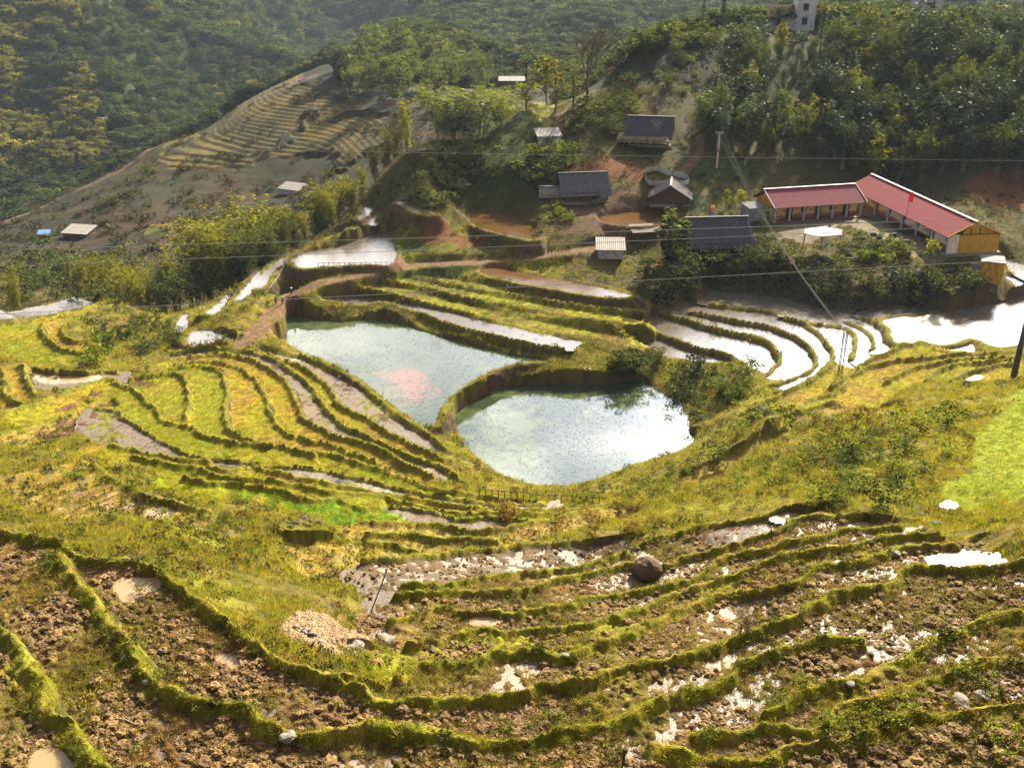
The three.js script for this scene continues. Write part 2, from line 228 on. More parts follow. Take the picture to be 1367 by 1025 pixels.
  [px(['F7', 560, 90, 760, 128, 900, 152, 1060, 180, 1250, 205, 1367, 215]), -1, 'grass', { hb: 0.12, w: 0.35, k: 2, wf: 2.5 }],
  [px(['G5', 0, 482, 120, 520, 250, 548, 400, 562]), -1, 'water', { y: -50.9, hb: 0.12, w: 0.35, k: 2.5, wf: 5 }],
  [px(['G5', -60, 385, 0, 400, 130, 422, 300, 482, 430, 512, 550, 582, 630, 622]), -1, 'water', { y: -50.3, hb: 0.15, w: 0.38, k: 2.5, wf: 6 }],
  [px(['G5', 150, 330, 250, 358, 350, 388, 450, 412, 600, 446, 670, 500, 686, 552, 640, 612]), -1, 'water', { y: -49.8, hb: 0.18, w: 0.42, k: 2.5, wf: 6.5 }],
  [px(['G5', 300, 325, 380, 342, 500, 366, 620, 384, 720, 420, 810, 470, 850, 530, 822, 600, 670, 660]), -1, 'water', { y: -49.4, hb: 0.18, w: 0.42, k: 2.5, wf: 6.5 }],
  [px(['G5', 360, 292, 500, 305, 650, 325, 760, 360, 840, 405, 900, 460, 930, 540, 840, 622, 680, 722]), -1, 'water', { y: -49.15, hb: 0.18, w: 0.42, k: 2.5, wf: 7 }],
  [px(['G5', 720, 350, 820, 375, 900, 386, 1000, 400, 1030, 470, 1012, 550]), -1, 'water', { y: -49.0, hb: 0.18, w: 0.42, k: 2.5, wf: 7 }],
  [px(['G5', 1000, 370, 1080, 410, 1112, 460, 1105, 503]), -1, 'water', { y: -48.85, hb: 0.15, w: 0.38, k: 2.5, wf: 8 }],
  [px(['G5', 1060, 350, 1130, 376, 1190, 420, 1216, 484]), -1, 'water', { y: -48.7, hb: 0.15, w: 0.38, k: 2.5, wf: 10 }],
  // right shore
  [px(['G5', 1040, 592, 1060, 565, 1110, 540, 1200, 505, 1230, 490], ['G6', 560, 600, 640, 590, 750, 624, 870, 656]), 1, 'mossy', { hb: 0.22, w: 0.42 }],
  [px(['G6', 60, 905, 150, 852, 250, 790, 400, 742, 540, 716, 700, 700, 850, 682, 1000, 666, 1180, 670]), 1, 'mossy', { hb: 0.25, w: 0.45 }],
  [px(['G6', 430, 880, 500, 832, 600, 786, 720, 750, 850, 726, 960, 711, 1100, 705, 1300, 704]), 1, 'mossy', { hb: 0.25, w: 0.42 }],
  [px(['G6', 690, 875, 730, 832, 800, 791, 880, 762, 960, 741, 1100, 731, 1300, 726]), 1, 'green', { hb: 0.25, w: 0.42 }],
  [px(['G6', 860, 870, 950, 822, 1060, 786, 1180, 760, 1300, 746]), 1, 'mossy', { hb: 0.22, w: 0.4 }],
  [px(['G5', 560, 775, 700, 702, 830, 642, 940, 560]), 1, 'mossy', { hb: 0.25, w: 0.45 }],
  [px(['G5', 640, 825, 760, 782, 830, 732, 960, 690, 1000, 640]), 1, 'mossy', { hb: 0.25, w: 0.45 }],
  [px(['F8', 270, 602, 360, 562, 450, 522, 560, 432, 650, 405, 760, 372]), 1, 'straw', { hb: 0.22, w: 0.45, ragged: 1 }],
];
const POLY = [ // open water: pixels, height
  { name: 'pond', kind: 'pond', y: -52, px: px(['F7', 722, 590, 740, 550, 790, 515, 860, 482, 950, 465, 1060, 462, 1180, 463, 1245, 463], ['G5', 60, 640, 150, 700, 235, 745, 265, 800, 280, 880, 330, 895, 290, 950, 240, 1000], ['F7', 1340, 745, 1250, 775, 1150, 800, 1060, 815, 960, 822, 900, 795, 840, 760, 780, 700, 745, 640]) },
  { name: 'paddy_water', kind: 'weedpond', y: -50, px: px(['F7', 165, 226, 260, 238, 350, 252, 420, 243, 500, 245, 560, 262, 640, 290, 740, 312, 850, 345, 960, 368, 1060, 382, 960, 390, 880, 405, 800, 445, 720, 500, 680, 545, 655, 600, 620, 605, 575, 580, 520, 535, 450, 478, 380, 430, 300, 388, 210, 355, 110, 335, 150, 290]) },
  { name: 'paddy_water', kind: 'bright', y: -48.6, px: px(['G6', 500, 600, 450, 500, 400, 455, 520, 425, 640, 420, 780, 400, 900, 370, 1050, 345, 1200, 330, 1300, 300, 1400, 260, 1600, 240, 1600, 640, 1367, 640, 1180, 640, 1080, 590, 990, 570, 890, 600, 790, 615, 650, 590]) },
  { name: 'paddy_water', kind: 'bright', y: -45.5, px: px(['G4', 40, 600, 60, 575, 130, 545, 200, 530, 300, 510, 400, 480, 500, 445, 585, 472, 580, 605, 450, 612, 300, 618, 150, 632, 80, 630]) },
  { name: 'paddy_water', kind: 'brown', y: -43.7, px: px(['G4', 965, 350, 990, 335, 1100, 325, 1230, 335, 1330, 400, 1350, 480, 1250, 470, 1150, 445, 1060, 420, 990, 385]) },
  { name: 'paddy_water', kind: 'brown', y: -47.05, px: px(['F7', 815, 75, 870, 65, 960, 85, 1060, 105, 1180, 128, 1290, 152, 1330, 165, 1250, 168, 1150, 155, 1040, 135, 920, 115, 830, 92]) },
  { name: 'paddy_water', kind: 'brown', y: -42.7, px: [[797, 291], [830, 284], [870, 281], [890, 284], [886, 296], [860, 301], [825, 300]] },
  { name: 'paddy_water', kind: 'bright', px: px(['F6', 1000, 402, 1022, 360, 1100, 292, 1200, 246, 1335, 205, 1350, 218, 1190, 268, 1090, 330, 1052, 392]) },
  { name: 'paddy_water', kind: 'bright', px: px(['F6', 920, 462, 960, 410, 1035, 325, 1012, 385, 962, 452]) },
  { name: 'paddy_water', kind: 'bright', px: px(['F6', 815, 500, 860, 465, 915, 418, 880, 495]) },
  { name: 'paddy_water', kind: 'bright', px: px(['F6', 740, 620, 750, 575, 800, 568, 900, 580, 940, 610, 850, 625]) },
  { name: 'paddy_water', kind: 'bright', px: px(['F6', 695, 545, 740, 500, 735, 575, 705, 590]) },
  { name: 'paddy_water', kind: 'bright', px: px(['F6', 1085, 350, 1110, 315, 1150, 290, 1140, 350]) },
  { name: 'paddy_water', kind: 'bright', px: px(['G4', 345, 495, 385, 470, 350, 430, 380, 420, 425, 470]) },
  { name: 'paddy_water', kind: 'bright', px: px(['G4', 395, 375, 440, 300, 475, 300, 465, 335, 420, 370]) },
  { name: 'paddy_water', kind: 'bright', px: px(['G4', 430, 385, 520, 330, 515, 365, 480, 385, 530, 415, 480, 410]) },
  { name: 'paddy_water', kind: 'bright', px: px(['G4', 600, 285, 650, 275, 720, 325, 800, 345, 720, 340, 640, 300]) },
  { name: 'paddy_water', kind: 'bright', y: -46.5, px: [[1338, 347], [1352, 347], [1400, 372], [1400, 384], [1370, 374], [1350, 362]] },
  { name: 'paddy_water', kind: 'bright', y: -46.8, px: [[1340, 366], [1350, 368], [1400, 392], [1400, 402], [1370, 390]] },
  // puddles
  { name: 'puddle', kind: 'puddle', px: px(['N1', 405, 620, 470, 600, 560, 600, 605, 625, 590, 660, 540, 685, 480, 700, 430, 660]) },
  { name: 'puddle', kind: 'puddle', px: px(['N1', 770, 890, 800, 880, 870, 895, 865, 935, 810, 945, 780, 920]) },
  { name: 'puddle', kind: 'puddle', px: px(['N4', 120, 990, 200, 950, 290, 975, 350, 1010, 340, 1080, 150, 1080]) },
  { name: 'puddle', kind: 'puddle', px: px(['N2', 590, 500, 620, 475, 680, 470, 735, 485, 700, 512, 620, 520]) },
  { name: 'puddle', kind: 'puddle', px: px(['N3', 1000, 270, 1080, 245, 1180, 245, 1290, 265, 1270, 295, 1180, 298, 1080, 290, 1030, 295]) },
  { name: 'puddle', kind: 'puddle', px: px(['N3', 455, 110, 500, 90, 560, 95, 570, 115, 510, 135, 460, 130]) },
  { name: 'puddle', kind: 'puddle', px: px(['N3', 730, 125, 790, 120, 800, 145, 750, 150]) },
  { name: 'puddle', kind: 'puddle', px: px(['N3', 1070, 75, 1100, 55, 1140, 75, 1110, 95]) },
  { name: 'puddle', kind: 'puddle', px: px(['N1', 520, 380, 570, 342, 640, 350, 650, 375, 600, 395, 550, 395]) },
  { name: 'puddle', kind: 'puddle', px: px(['G6', 950, 865, 1000, 830, 1070, 825, 1080, 850, 1000, 870]) },
  { name: 'puddle', kind: 'puddle', px: px(['G7', 245, 665, 350, 680, 480, 695, 620, 690, 760, 700, 740, 720, 600, 740, 500, 750, 380, 770, 270, 740]) },
];
const inPoly = (P, x, D) => { let c = false; for (let i = 0, j = P.length - 1; i < P.length; j = i++) if ((P[i][1] > D) !== (P[j][1] > D) && x < (P[j][0] - P[i][0]) * (D - P[i][1]) / (P[j][1] - P[i][1]) + P[i][0]) c = !c; return c; };
function polyDist(P, x, D) { let m = 1e9; for (let i = 0, j = P.length - 1; i < P.length; j = i++) { const ax = P[j][0], ay = P[j][1], bx = P[i][0] - ax, by = P[i][1] - ay, t = clamp(((x - ax) * bx + (D - ay) * by) / (bx * bx + by * by + 1e-9), 0, 1), dx = x - ax - bx * t, dy = D - ay - by * t; m = Math.min(m, dx * dx + dy * dy); } return Math.sqrt(m); }
function smoothLoop(P, closed, step) { // Catmull-Rom through the traced points
  const out = [], n = P.length, at = i => closed ? P[(i + n) % n] : P[clamp(i, 0, n - 1)];
  for (let i = 0; i < (closed ? n : n - 1); i++) {
    const a = at(i - 1), b = at(i), c = at(i + 1), d = at(i + 2), len = Math.hypot(b[0] - c[0], b[b.length - 1] - c[c.length - 1]), k = Math.max(1, Math.ceil(len / step));
    for (let q = 0; q < k; q++) { const t = q / k, t2 = t * t, t3 = t2 * t; out.push(b.map((_, m) => 0.5 * (2 * b[m] + (c[m] - a[m]) * t + (2 * a[m] - 5 * b[m] + 4 * c[m] - d[m]) * t2 + (3 * b[m] - a[m] - 3 * c[m] + d[m]) * t3))); }
  }
  if (!closed) out.push(P[n - 1]);
  return out;
}
function layPoly(q, f) {
  if (q.y === undefined) { const hs = []; let cu = 0, cv = 0; for (const [u, v] of q.px) { cu += u / q.px.length; cv += v / q.px.length; }
    for (const [u, v] of [[cu, cv], ...q.px.map(([u, v]) => [mix(u, cu, 0.45), mix(v, cv, 0.45)])]) hs.push(hit(u, v, f)[1] - CAMY); hs.sort((a, b) => a - b); q.y = q.kind === 'puddle' ? hs[hs.length >> 2] - 0.03 : hs[hs.length >> 1] - 0.1; }
  q.plan = smoothLoop(q.px.map(([u, v]) => { const p = atY(u, v, q.y); return [p[0], p[2]]; }), true, q.kind === 'puddle' ? 0.5 : 1.6);
  q.h = CAMY + q.y;
  q.box = [1e9, -1e9, 1e9, -1e9]; for (const [x, D] of q.plan) { q.box[0] = Math.min(q.box[0], x); q.box[1] = Math.max(q.box[1], x); q.box[2] = Math.min(q.box[2], D); q.box[3] = Math.max(q.box[3], D); }
}
for (const q of POLY) { if (q.kind === 'puddle') q.box = [1e9, -1e9, 1e9, -1e9]; else layPoly(q, S); }
const BIN = 3, BW = 160, BINS = new Map(), LINES = [], SEGS = [];
for (const [pts, side, kind, o] of BUNDS) {
  const fine = smoothLoop(pts, false, 6);
  let es;
  if (o.y !== undefined) es = fine.map(() => o.y);
  else { // the line's height: a straight fit through the lie of the land along it
    const hs = fine.map(([u, v]) => hit(u, v, S)[1] - CAMY), n = hs.length; let sx = 0, sy = 0, sxx = 0, sxy = 0;
    hs.forEach((h, i) => { const x = i / (n - 1) - 0.5; sx += x; sy += h; sxx += x * x; sxy += x * h; });
    const m = sxy / sxx, c = sy / n; es = hs.map((h, i) => mix(h, c + m * (i / (n - 1) - 0.5), 0.55));
    for (let k = 0; k < 12; k++) es = es.map((h, i) => (es[Math.max(0, i - 1)] + h * 2 + es[Math.min(n - 1, i + 1)]) / 4);
  }
  const plan = smoothLoop(fine.map(([u, v], i) => { const p = atY(u, v, es[i]); return [p[0], p[1], p[2]]; }), false, 2.5);
  const L = { id: LINES.length, side, kind, hb: 0.25, w: 0.4, k: 3, wf: kind.startsWith('mud') ? 3.4 : 5.5, sink: 0.2, ...o, plan }; L.w *= kind.startsWith('mud') || kind === 'wetmud' ? 0.6 : 0.68; L.hb *= 0.72; if (o.y === undefined) { L.sink = 0.15; const dm = plan[plan.length >> 1][2], q = sst(70, 110, dm); L.hb *= 1 + 0.7 * q; L.w *= 1 + 0.05 * q; L.sink += 0.1 * q; }
  LINES.push(L);
  let arc = 0;
  for (let i = 0; i + 1 < plan.length; i++) {
    const [ax, ah, ay] = plan[i], [bx, bh, by] = plan[i + 1], len = Math.hypot(bx - ax, by - ay); if (len < 1e-4) continue;
    const sg = { L, ax, ay, dx: bx - ax, dy: by - ay, len, ah, dh: bh - ah, first: i === 0, last: i + 2 === plan.length, arc };
    arc += len; SEGS.push(sg);
    const rad = Math.min(11, L.wf + 4);
    for (let gx = Math.floor((Math.min(ax, bx) - rad) / BIN); gx <= Math.floor((Math.max(ax, bx) + rad) / BIN); gx++) for (let gy = Math.floor((Math.min(ay, by) - rad) / BIN); gy <= Math.floor((Math.max(ay, by) + rad) / BIN); gy++) { const key = gx * 4096 + gy; let b = BINS.get(key); if (!b) BINS.set(key, b = []); b.push(sg); }
  }
}
// the far spur's steps
const SPUR = [[215, 190], [330, 130], [420, 140], [380, 180], [345, 222], [215, 222]].map(([u, v]) => { const p = hit(u, v, S, 240); return [p[0], p[2]]; });
const STEPS = [[[150, 305], [235, 298], [250, 330], [160, 335]], [[395, 262], [430, 262], [420, 330], [390, 320]], [[430, 120], [520, 165], [490, 215], [390, 190]]].map(P => P.map(([u, v]) => { const p = hit(u, v, S, 200); return [p[0], p[2]]; }));
const BENCH = [[[322, 460], [345, 440], [368, 415], [392, 394], [430, 377], [500, 361], [560, 354], [640, 350], [700, 344], [760, 336], [830, 326]]].map(P => { const p = P.map(([u, v]) => hit(u, v, S)), b = [1e9, -1e9, 1e9, -1e9]; for (const [x, , D] of p) { b[0] = Math.min(b[0], x - 4); b[1] = Math.max(b[1], x + 4); b[2] = Math.min(b[2], D - 4); b[3] = Math.max(b[3], D + 4); } return { p, b, w: 1.4 }; });
// ground: height, and what lies there. kinds: 0 slope 1 field 2 bund 3 riser 4 under water
const G = { h: 0, kind: 0, line: -1, lev: 0, s: 0, near: 99, poly: -1 };
const bd = new Float64Array(200), bo = new Float64Array(200), be = new Float64Array(200), bs = new Float64Array(200), ba = new Float64Array(200), stamp = new Int32Array(200); let tick = 0;
function ground(x, D) {
  const base = S(x, D);
  const rough = sst(60, 200, D);
  let slope = base + fbm(x * 0.11 + 3, D * 0.11, 3) * 0.7 + (D > 240 ? fbm(x * 0.02, D * 0.02, 4) * Math.min(14, (D - 240) * 0.05) : 0);
  if (D < 110) slope += fbm(x * 0.9, D * 0.9, 3) * 0.16 + vn(x * 3.1, D * 3.1) * 0.035;
  G.kind = 0; G.line = -1; G.s = 99; G.near = 99; G.poly = -1; G.h = slope; G.lev = slope;
  if (D > 215) {
    if (D > 235 && D < 450) {
      let st = 0; const ux = x + fbm(x * 0.08, D * 0.08, 3) * 16, uy = D + fbm(x * 0.08 + 7, D * 0.08, 3) * 16; if (inPoly(SPUR, ux, uy)) st = 1; else for (const P of STEPS) if (inPoly(P, ux, uy)) st = 1;
      if (st) { const q = (base + fbm(x * 0.03, D * 0.03, 2) * 1.4) / 0.7, f = q - Math.floor(q), hh = (Math.floor(q) + sst(0.72, 1, f)) * 0.7; G.h = hh; G.kind = f > 0.72 ? 3 : f < 0.14 || f > 0.6 ? 2 : 1; }
    }
    return G;
  }
  const bin = BINS.get(Math.floor(x / BIN) * 4096 + Math.floor(D / BIN));
  let upL = null, upD = 1e9, riser = -1e9, riserL = null, bump = 0, nearL = null, nearD = 1e9;
  if (bin) {
    tick++;
    const jx = x + vn(x * 0.7, D * 0.7) * 0.24 + vn(x * 2.6, D * 2.6) * 0.12, jy = D + vn(x * 0.7 + 40, D * 0.7) * 0.24 + vn(x * 2.6 + 8, D * 2.6) * 0.1, seen = [], cand = [];
    for (const sg of bin) {
      const t0 = ((jx - sg.ax) * sg.dx + (jy - sg.ay) * sg.dy) / (sg.len * sg.len), t = clamp(t0, 0, 1), ex = jx - sg.ax - sg.dx * t, ey = jy - sg.ay - sg.dy * t, d = Math.hypot(ex, ey), id = sg.L.id;
      if (stamp[id] !== tick) { stamp[id] = tick; bd[id] = 1e9; seen.push(sg.L); }
      if (d < bd[id]) {
        bd[id] = d; be[id] = sg.ah + sg.dh * t; ba[id] = sg.arc + sg.len * t;
        bs[id] = ((sg.dx * (jy - sg.ay) - sg.dy * (jx - sg.ax)) > 0 ? -1 : 1) * sg.L.side; // x right, D away: left hand is positive cross
        bo[id] = (sg.first && t0 < 0) ? -t0 * sg.len : (sg.last && t0 > 1) ? (t0 - 1) * sg.len : 0;
      }
    }
    for (const L of seen) {
      const d = bd[L.id], over = bo[L.id];
      if (over > 3) continue;
      if (bs[L.id] > 0) { if (d < L.wf + 4) { cand.push(L); if (d + over * 2 < upD) { upD = d + over * 2; upL = L; } } }
      else {
        const r = be[L.id] + L.hb - Math.max(0, d - 0.12) * L.k - over * over * 0.8;
        if (r > riser) { riser = r; riserL = L; }
      }
      if (d + over < nearD) { nearD = d + over; nearL = L; }
    }
    if (upL) {
      const d = bd[upL.id], over = bo[upL.id], e = be[upL.id];
      let lev = e - upL.sink, h = slope;
      const fade = sst(0, 3, over);
      if (upL.y === undefined) lev = clamp(lev, base - 3, base + 1.0);
      cand.sort((a, c) => bd[c.id] + bo[c.id] * 2 - bd[a.id] - bo[a.id] * 2);
      for (const L of cand) {
        let lv = be[L.id] - L.sink; const dd = bd[L.id]; if (L.y === undefined) lv = clamp(lv, base - 3, base + 1.0);
        const f = dd < L.wf ? lv : slope > lv ? Math.min(slope, lv + (dd - L.wf) * 0.9) : mix(lv, slope, sst(L.wf, L.wf + 4, dd));
        h = mix(f, h, Math.max(sst(0, 3, bo[L.id]), sst(L.wf + 2, L.wf + 4, dd)));
      }
      G.kind = d < upL.wf && fade < 0.5 ? 1 : 0; G.line = G.kind ? upL.id : -1; G.lev = lev;
      const hv = 1 + 0.4 * vn(ba[upL.id] * 0.7, upL.id * 7.3) + 0.3 * vn(ba[upL.id] * 2.3, upL.id * 2.3) + (upL.ragged ? 0.6 : 0.35) * vn(ba[upL.id] * 0.45, upL.id * 3.1) - (upL.ragged ? 0.15 : 0), w = upL.w * (1 + 0.25 * vn(ba[upL.id] * 0.5, upL.id * 5.7));
      const g = Math.exp(-(d * d) / (w * w)) * (1 - fade);
      h += (upL.sink + upL.hb * hv) * g;
      if (g > 0.25) G.kind = 2;
      G.s = d;
      G.h = h;
    }
    if (riserL && riser > G.h) { G.h = riser + vn(x * 2.2, D * 2.2) * 0.06; G.kind = bd[riserL.id] < 0.3 ? 2 : 3; }
    G.near = nearD;
  }
  for (const q of BENCH) { if (x < q.b[0] || x > q.b[1] || D < q.b[2] || D > q.b[3]) continue; let m = 1e9, hh = 0; for (let i = 1; i < q.p.length; i++) { const a = q.p[i - 1], c = q.p[i], ex = c[0] - a[0], ey = c[2] - a[2], t = clamp(((x - a[0]) * ex + (D - a[2]) * ey) / (ex * ex + ey * ey), 0, 1), d = Math.hypot(x - a[0] - ex * t, D - a[2] - ey * t); if (d < m) { m = d; hh = mix(a[1], c[1], t); } } const w = sst(q.w + 1.1, q.w, m); if (w > 0) { G.h = mix(G.h, hh, w); if (w > 0.6) { G.kind = 0; G.line = -1; } } }
  // small relief
  if (G.kind === 1) {
    const k = LINES[G.line].kind;
    if (k === 'mud' || k === 'mudgreen') G.h += 0.045 + 0.035 * vn(x * 1.7 + 7, D * 1.7) + 0.07 * vn(x * 4.3, D * 4.3 + 3) + 0.075 * vn(x * 7.7, D * 7.7) + 0.08 * vn(x * 0.32, D * 0.32);
    else if (k === 'wetmud') G.h += -0.03 + 0.06 * (vn(x * 2.3, D * 2.3) + 0.7 * vn(x * 5, D * 5));
    else if (k === 'water') G.h += -0.12 + 0.05 * vn(x * 1.3, D * 1.3);
    else G.h += 0.05 * vn(x * 2.1, D * 2.1) + 0.03 * vn(x * 5.3, D * 5.3) + 0.06 * vn(x * 0.4, D * 0.4);
  } else if (G.kind === 2) G.h += 0.07 * vn(x * 2.7, D * 2.7) + 0.05 * vn(x * 6.1, D * 6.1);
  // open water
  for (let i = 0; i < POLY.length; i++) {
    const q = POLY[i], m = q.kind === 'puddle' ? 1 : 7;
    if (x < q.box[0] - m || x > q.box[1] + m || D < q.box[2] - m || D > q.box[3] + m) continue;
    const jx = x + vn(x * 1.1, D * 1.1) * 0.2, jy = D + vn(x * 1.1 + 9, D * 1.1) * 0.2, ins = inPoly(q.plan, jx, jy), d = polyDist(q.plan, jx, jy), pud = q.kind === 'puddle';
    if (ins) { G.h = q.h - Math.min(pud ? 0.12 : 0.45, d * 0.7) + (pud ? 0.03 * vn(x * 3, D * 3) : 0); G.kind = 4; G.poly = i; G.line = -1; break; }
    const rim = pud ? 0.5 : 0.9;
    if (d < rim) { const lo = q.h + (pud ? 0.03 : 0.1) * sst(0, 0.25, d); if (G.h < lo && !pud) G.h = lo; else if (pud && G.kind === 1 && G.h > q.h + 0.1 + d) G.h = q.h + 0.1 + d; if (G.kind === 1 && !pud) G.kind = 2; G.poly = i; }
    else if (!pud && d < 2.2 && G.h < q.h + 0.12 - (d - rim) * 1.2) { G.h = q.h + 0.12 - (d - rim) * 1.2; G.kind = 3; }
    if (!pud && q.y > -47.2 && G.h > q.h + 0.35 + d * 0.75) G.h = q.h + 0.35 + d * 0.75;
  }
  return G;
}
const H = (x, D) => ground(x, D).h;
for (const q of POLY) if (q.kind === 'puddle') layPoly(q, H);
// ---------------------------------------------------------------- patches of ground cover, traced and laid on the ground
const onG = P => P.map(([u, v]) => { const p = hit(u, v, H); return [p[0], p[2]]; });
const ZONES = [
  { k: 'lawn', P: px(['F8', 1150, 690, 1200, 580, 1250, 480, 1300, 400, 1345, 345, 1500, 330, 1500, 640, 1330, 680, 1240, 735]) },
  { k: 'court', P: [[1035, 300], [1150, 291], [1262, 346], [1245, 352], [1190, 330], [1140, 304], [1110, 308], [1085, 325], [1050, 322], [1040, 312]] },
  { k: 'earth', P: [[1000, 345], [1100, 345], [1240, 362], [1330, 380], [1330, 398], [1200, 425], [1060, 402], [940, 395], [900, 400], [860, 420], [850, 350], [930, 345]] },
  { k: 'orange', P: [[745, 236], [775, 220], [800, 212], [850, 215], [868, 232], [845, 240], [800, 242]] },
  { k: 'orange', P: [[1300, 235], [1420, 228], [1420, 278], [1320, 276]] },
  { k: 'orange', P: [[560, 318], [600, 305], [640, 318], [610, 330]] },
  { k: 'village', P: [[745, 258], [900, 262], [905, 285], [900, 320], [850, 325], [760, 310], [715, 300], [720, 265]] },
  { k: 'veg', P: [[640, 165], [710, 150], [735, 165], [715, 200], [700, 240], [650, 255], [620, 235]] },
  { k: 'veg', P: [[925, 345], [1060, 340], [1090, 360], [1060, 382], [930, 385]] },
  { k: 'veg', P: [[530, 358], [640, 348], [645, 362], [560, 376]] },
  { k: 'veg', P: [[530, 322], [575, 315], [560, 335], [530, 340]] },
  { k: 'veg', P: [[930, 215], [1010, 212], [1020, 240], [940, 245]] },
  { k: 'veg', P: [[880, 258], [940, 262], [950, 285], [905, 280]] },
  { k: 'meadow', P: [[680, 142], [735, 138], [742, 148], [700, 160], [678, 155]] },
  { k: 'purple', P: px(['G7', 610, 855, 700, 808, 825, 795, 800, 840, 650, 872]) },
  { k: 'purple', P: px(['G7', 415, 970, 490, 915, 615, 892, 540, 952]) },
  { k: 'purple', P: px(['F6', 140, 1000, 250, 922, 370, 900, 335, 955, 200, 1005]) },
  { k: 'purple', P: px(['G7', 1000, 750, 1100, 725, 1200, 735, 1180, 770, 1060, 775]) },
  { k: 'seedling', P: px(['N1', 800, 285, 950, 297, 1100, 322, 1250, 348, 1380, 372, 1500, 385, 1480, 405, 1300, 395, 1180, 385, 1050, 352, 880, 320]) },
  { k: 'dirt', P: px(['N1', 1040, 770, 1110, 728, 1200, 735, 1300, 800, 1340, 880, 1270, 920, 1130, 870]) },
  { k: 'dirt', P: px(['N1', 260, 270, 300, 280, 420, 330, 470, 380, 400, 380, 330, 330]) },
].map(z => { const P = smoothLoop(onG(z.P), true, 2), b = [1e9, -1e9, 1e9, -1e9]; for (const [x, D] of P) { b[0] = Math.min(b[0], x); b[1] = Math.max(b[1], x); b[2] = Math.min(b[2], D); b[3] = Math.max(b[3], D); } return { k: z.k, P, b }; });
const PATHS = [
  { w: 1.3, p: [[322, 460], [345, 440], [368, 415], [392, 394], [430, 377], [500, 361], [560, 354], [640, 350], [700, 344], [760, 336], [830, 326]] },
  { w: 1.6, p: [[328, 456], [338, 448], [352, 432], [368, 414]] },
  { w: 0.7, p: [[742, 168], [752, 150], [775, 140], [790, 128]] },
  { w: 0.7, p: [[900, 240], [930, 210], [935, 180], [928, 160]] },
].map(q => ({ w: q.w, p: smoothLoop(onG(q.p), false, 2) }));
PATHS.push({ w: 1.5, p: [[0, 296], [60, 272], [130, 236], [200, 200], [270, 166], [330, 134], [380, 112], [430, 92]].map(([u, v]) => { const p = hit(u, v + 2, S, 240); return [p[0], p[2]]; }) });
const pathDist = (P, x, D) => { let m = 1e9; for (let i = 1; i < P.length; i++) { const ax = P[i - 1][0], ay = P[i - 1][1], bx = P[i][0] - ax, by = P[i][1] - ay, t = clamp(((x - ax) * bx + (D - ay) * by) / (bx * bx + by * by + 1e-9), 0, 1), e = Math.hypot(x - ax - bx * t, D - ay - by * t); if (e < m) m = e; } return m; };
const PB = PATHS.map(q => { const b = [1e9, -1e9, 1e9, -1e9]; for (const [x, D] of q.p) { b[0] = Math.min(b[0], x); b[1] = Math.max(b[1], x); b[2] = Math.min(b[2], D); b[3] = Math.max(b[3], D); } return b; });
function cover(x, D) {
  for (let i = 0; i < PATHS.length; i++) { const b = PB[i]; if (x > b[0] - 3 && x < b[1] + 3 && D > b[2] - 3 && D < b[3] + 3 && pathDist(PATHS[i].p, x, D) < PATHS[i].w * (1 + 0.3 * vn(x, D))) return 'path'; }
  for (const z of ZONES) if (x > z.b[0] && x < z.b[1] && D > z.b[2] && D < z.b[3] && inPoly(z.P, x + vn(x * 0.5, D * 0.5) * 1.2 + vn(x * 2.3, D * 2.3) * 0.5, D + vn(x * 0.5 + 5, D * 0.5) * 1.2 + vn(x * 2.3 + 5, D * 2.3) * 0.5)) return z.k;
  return '';
}
// what each cover looks like: base colours (linear)
const PAL = {
  lush: [0.166, 0.168, 0.005], gold: [0.252, 0.170, 0.012], olive: [0.085, 0.078, 0.008], soil: [0.133, 0.073, 0.027], wet: [0.102, 0.058, 0.024], earth: [0.058, 0.039, 0.019],
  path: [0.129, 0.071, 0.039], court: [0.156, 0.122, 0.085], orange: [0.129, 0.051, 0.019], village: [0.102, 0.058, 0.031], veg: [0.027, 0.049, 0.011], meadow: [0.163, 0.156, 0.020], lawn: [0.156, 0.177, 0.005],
  purple: [0.102, 0.041, 0.034], seedling: [0.088, 0.156, 0.007], dirt: [0.224, 0.136, 0.068], forest: [0.027, 0.034, 0.011], hill: [0.022, 0.021, 0.008], hillred: [0.048, 0.026, 0.012], straw: [0.204, 0.163, 0.061], grey: [0.102, 0.088, 0.068],
};
const mixc = (o, c, t) => { o[0] += (c[0] - o[0]) * t; o[1] += (c[1] - o[1]) * t; o[2] += (c[2] - o[2]) * t; };
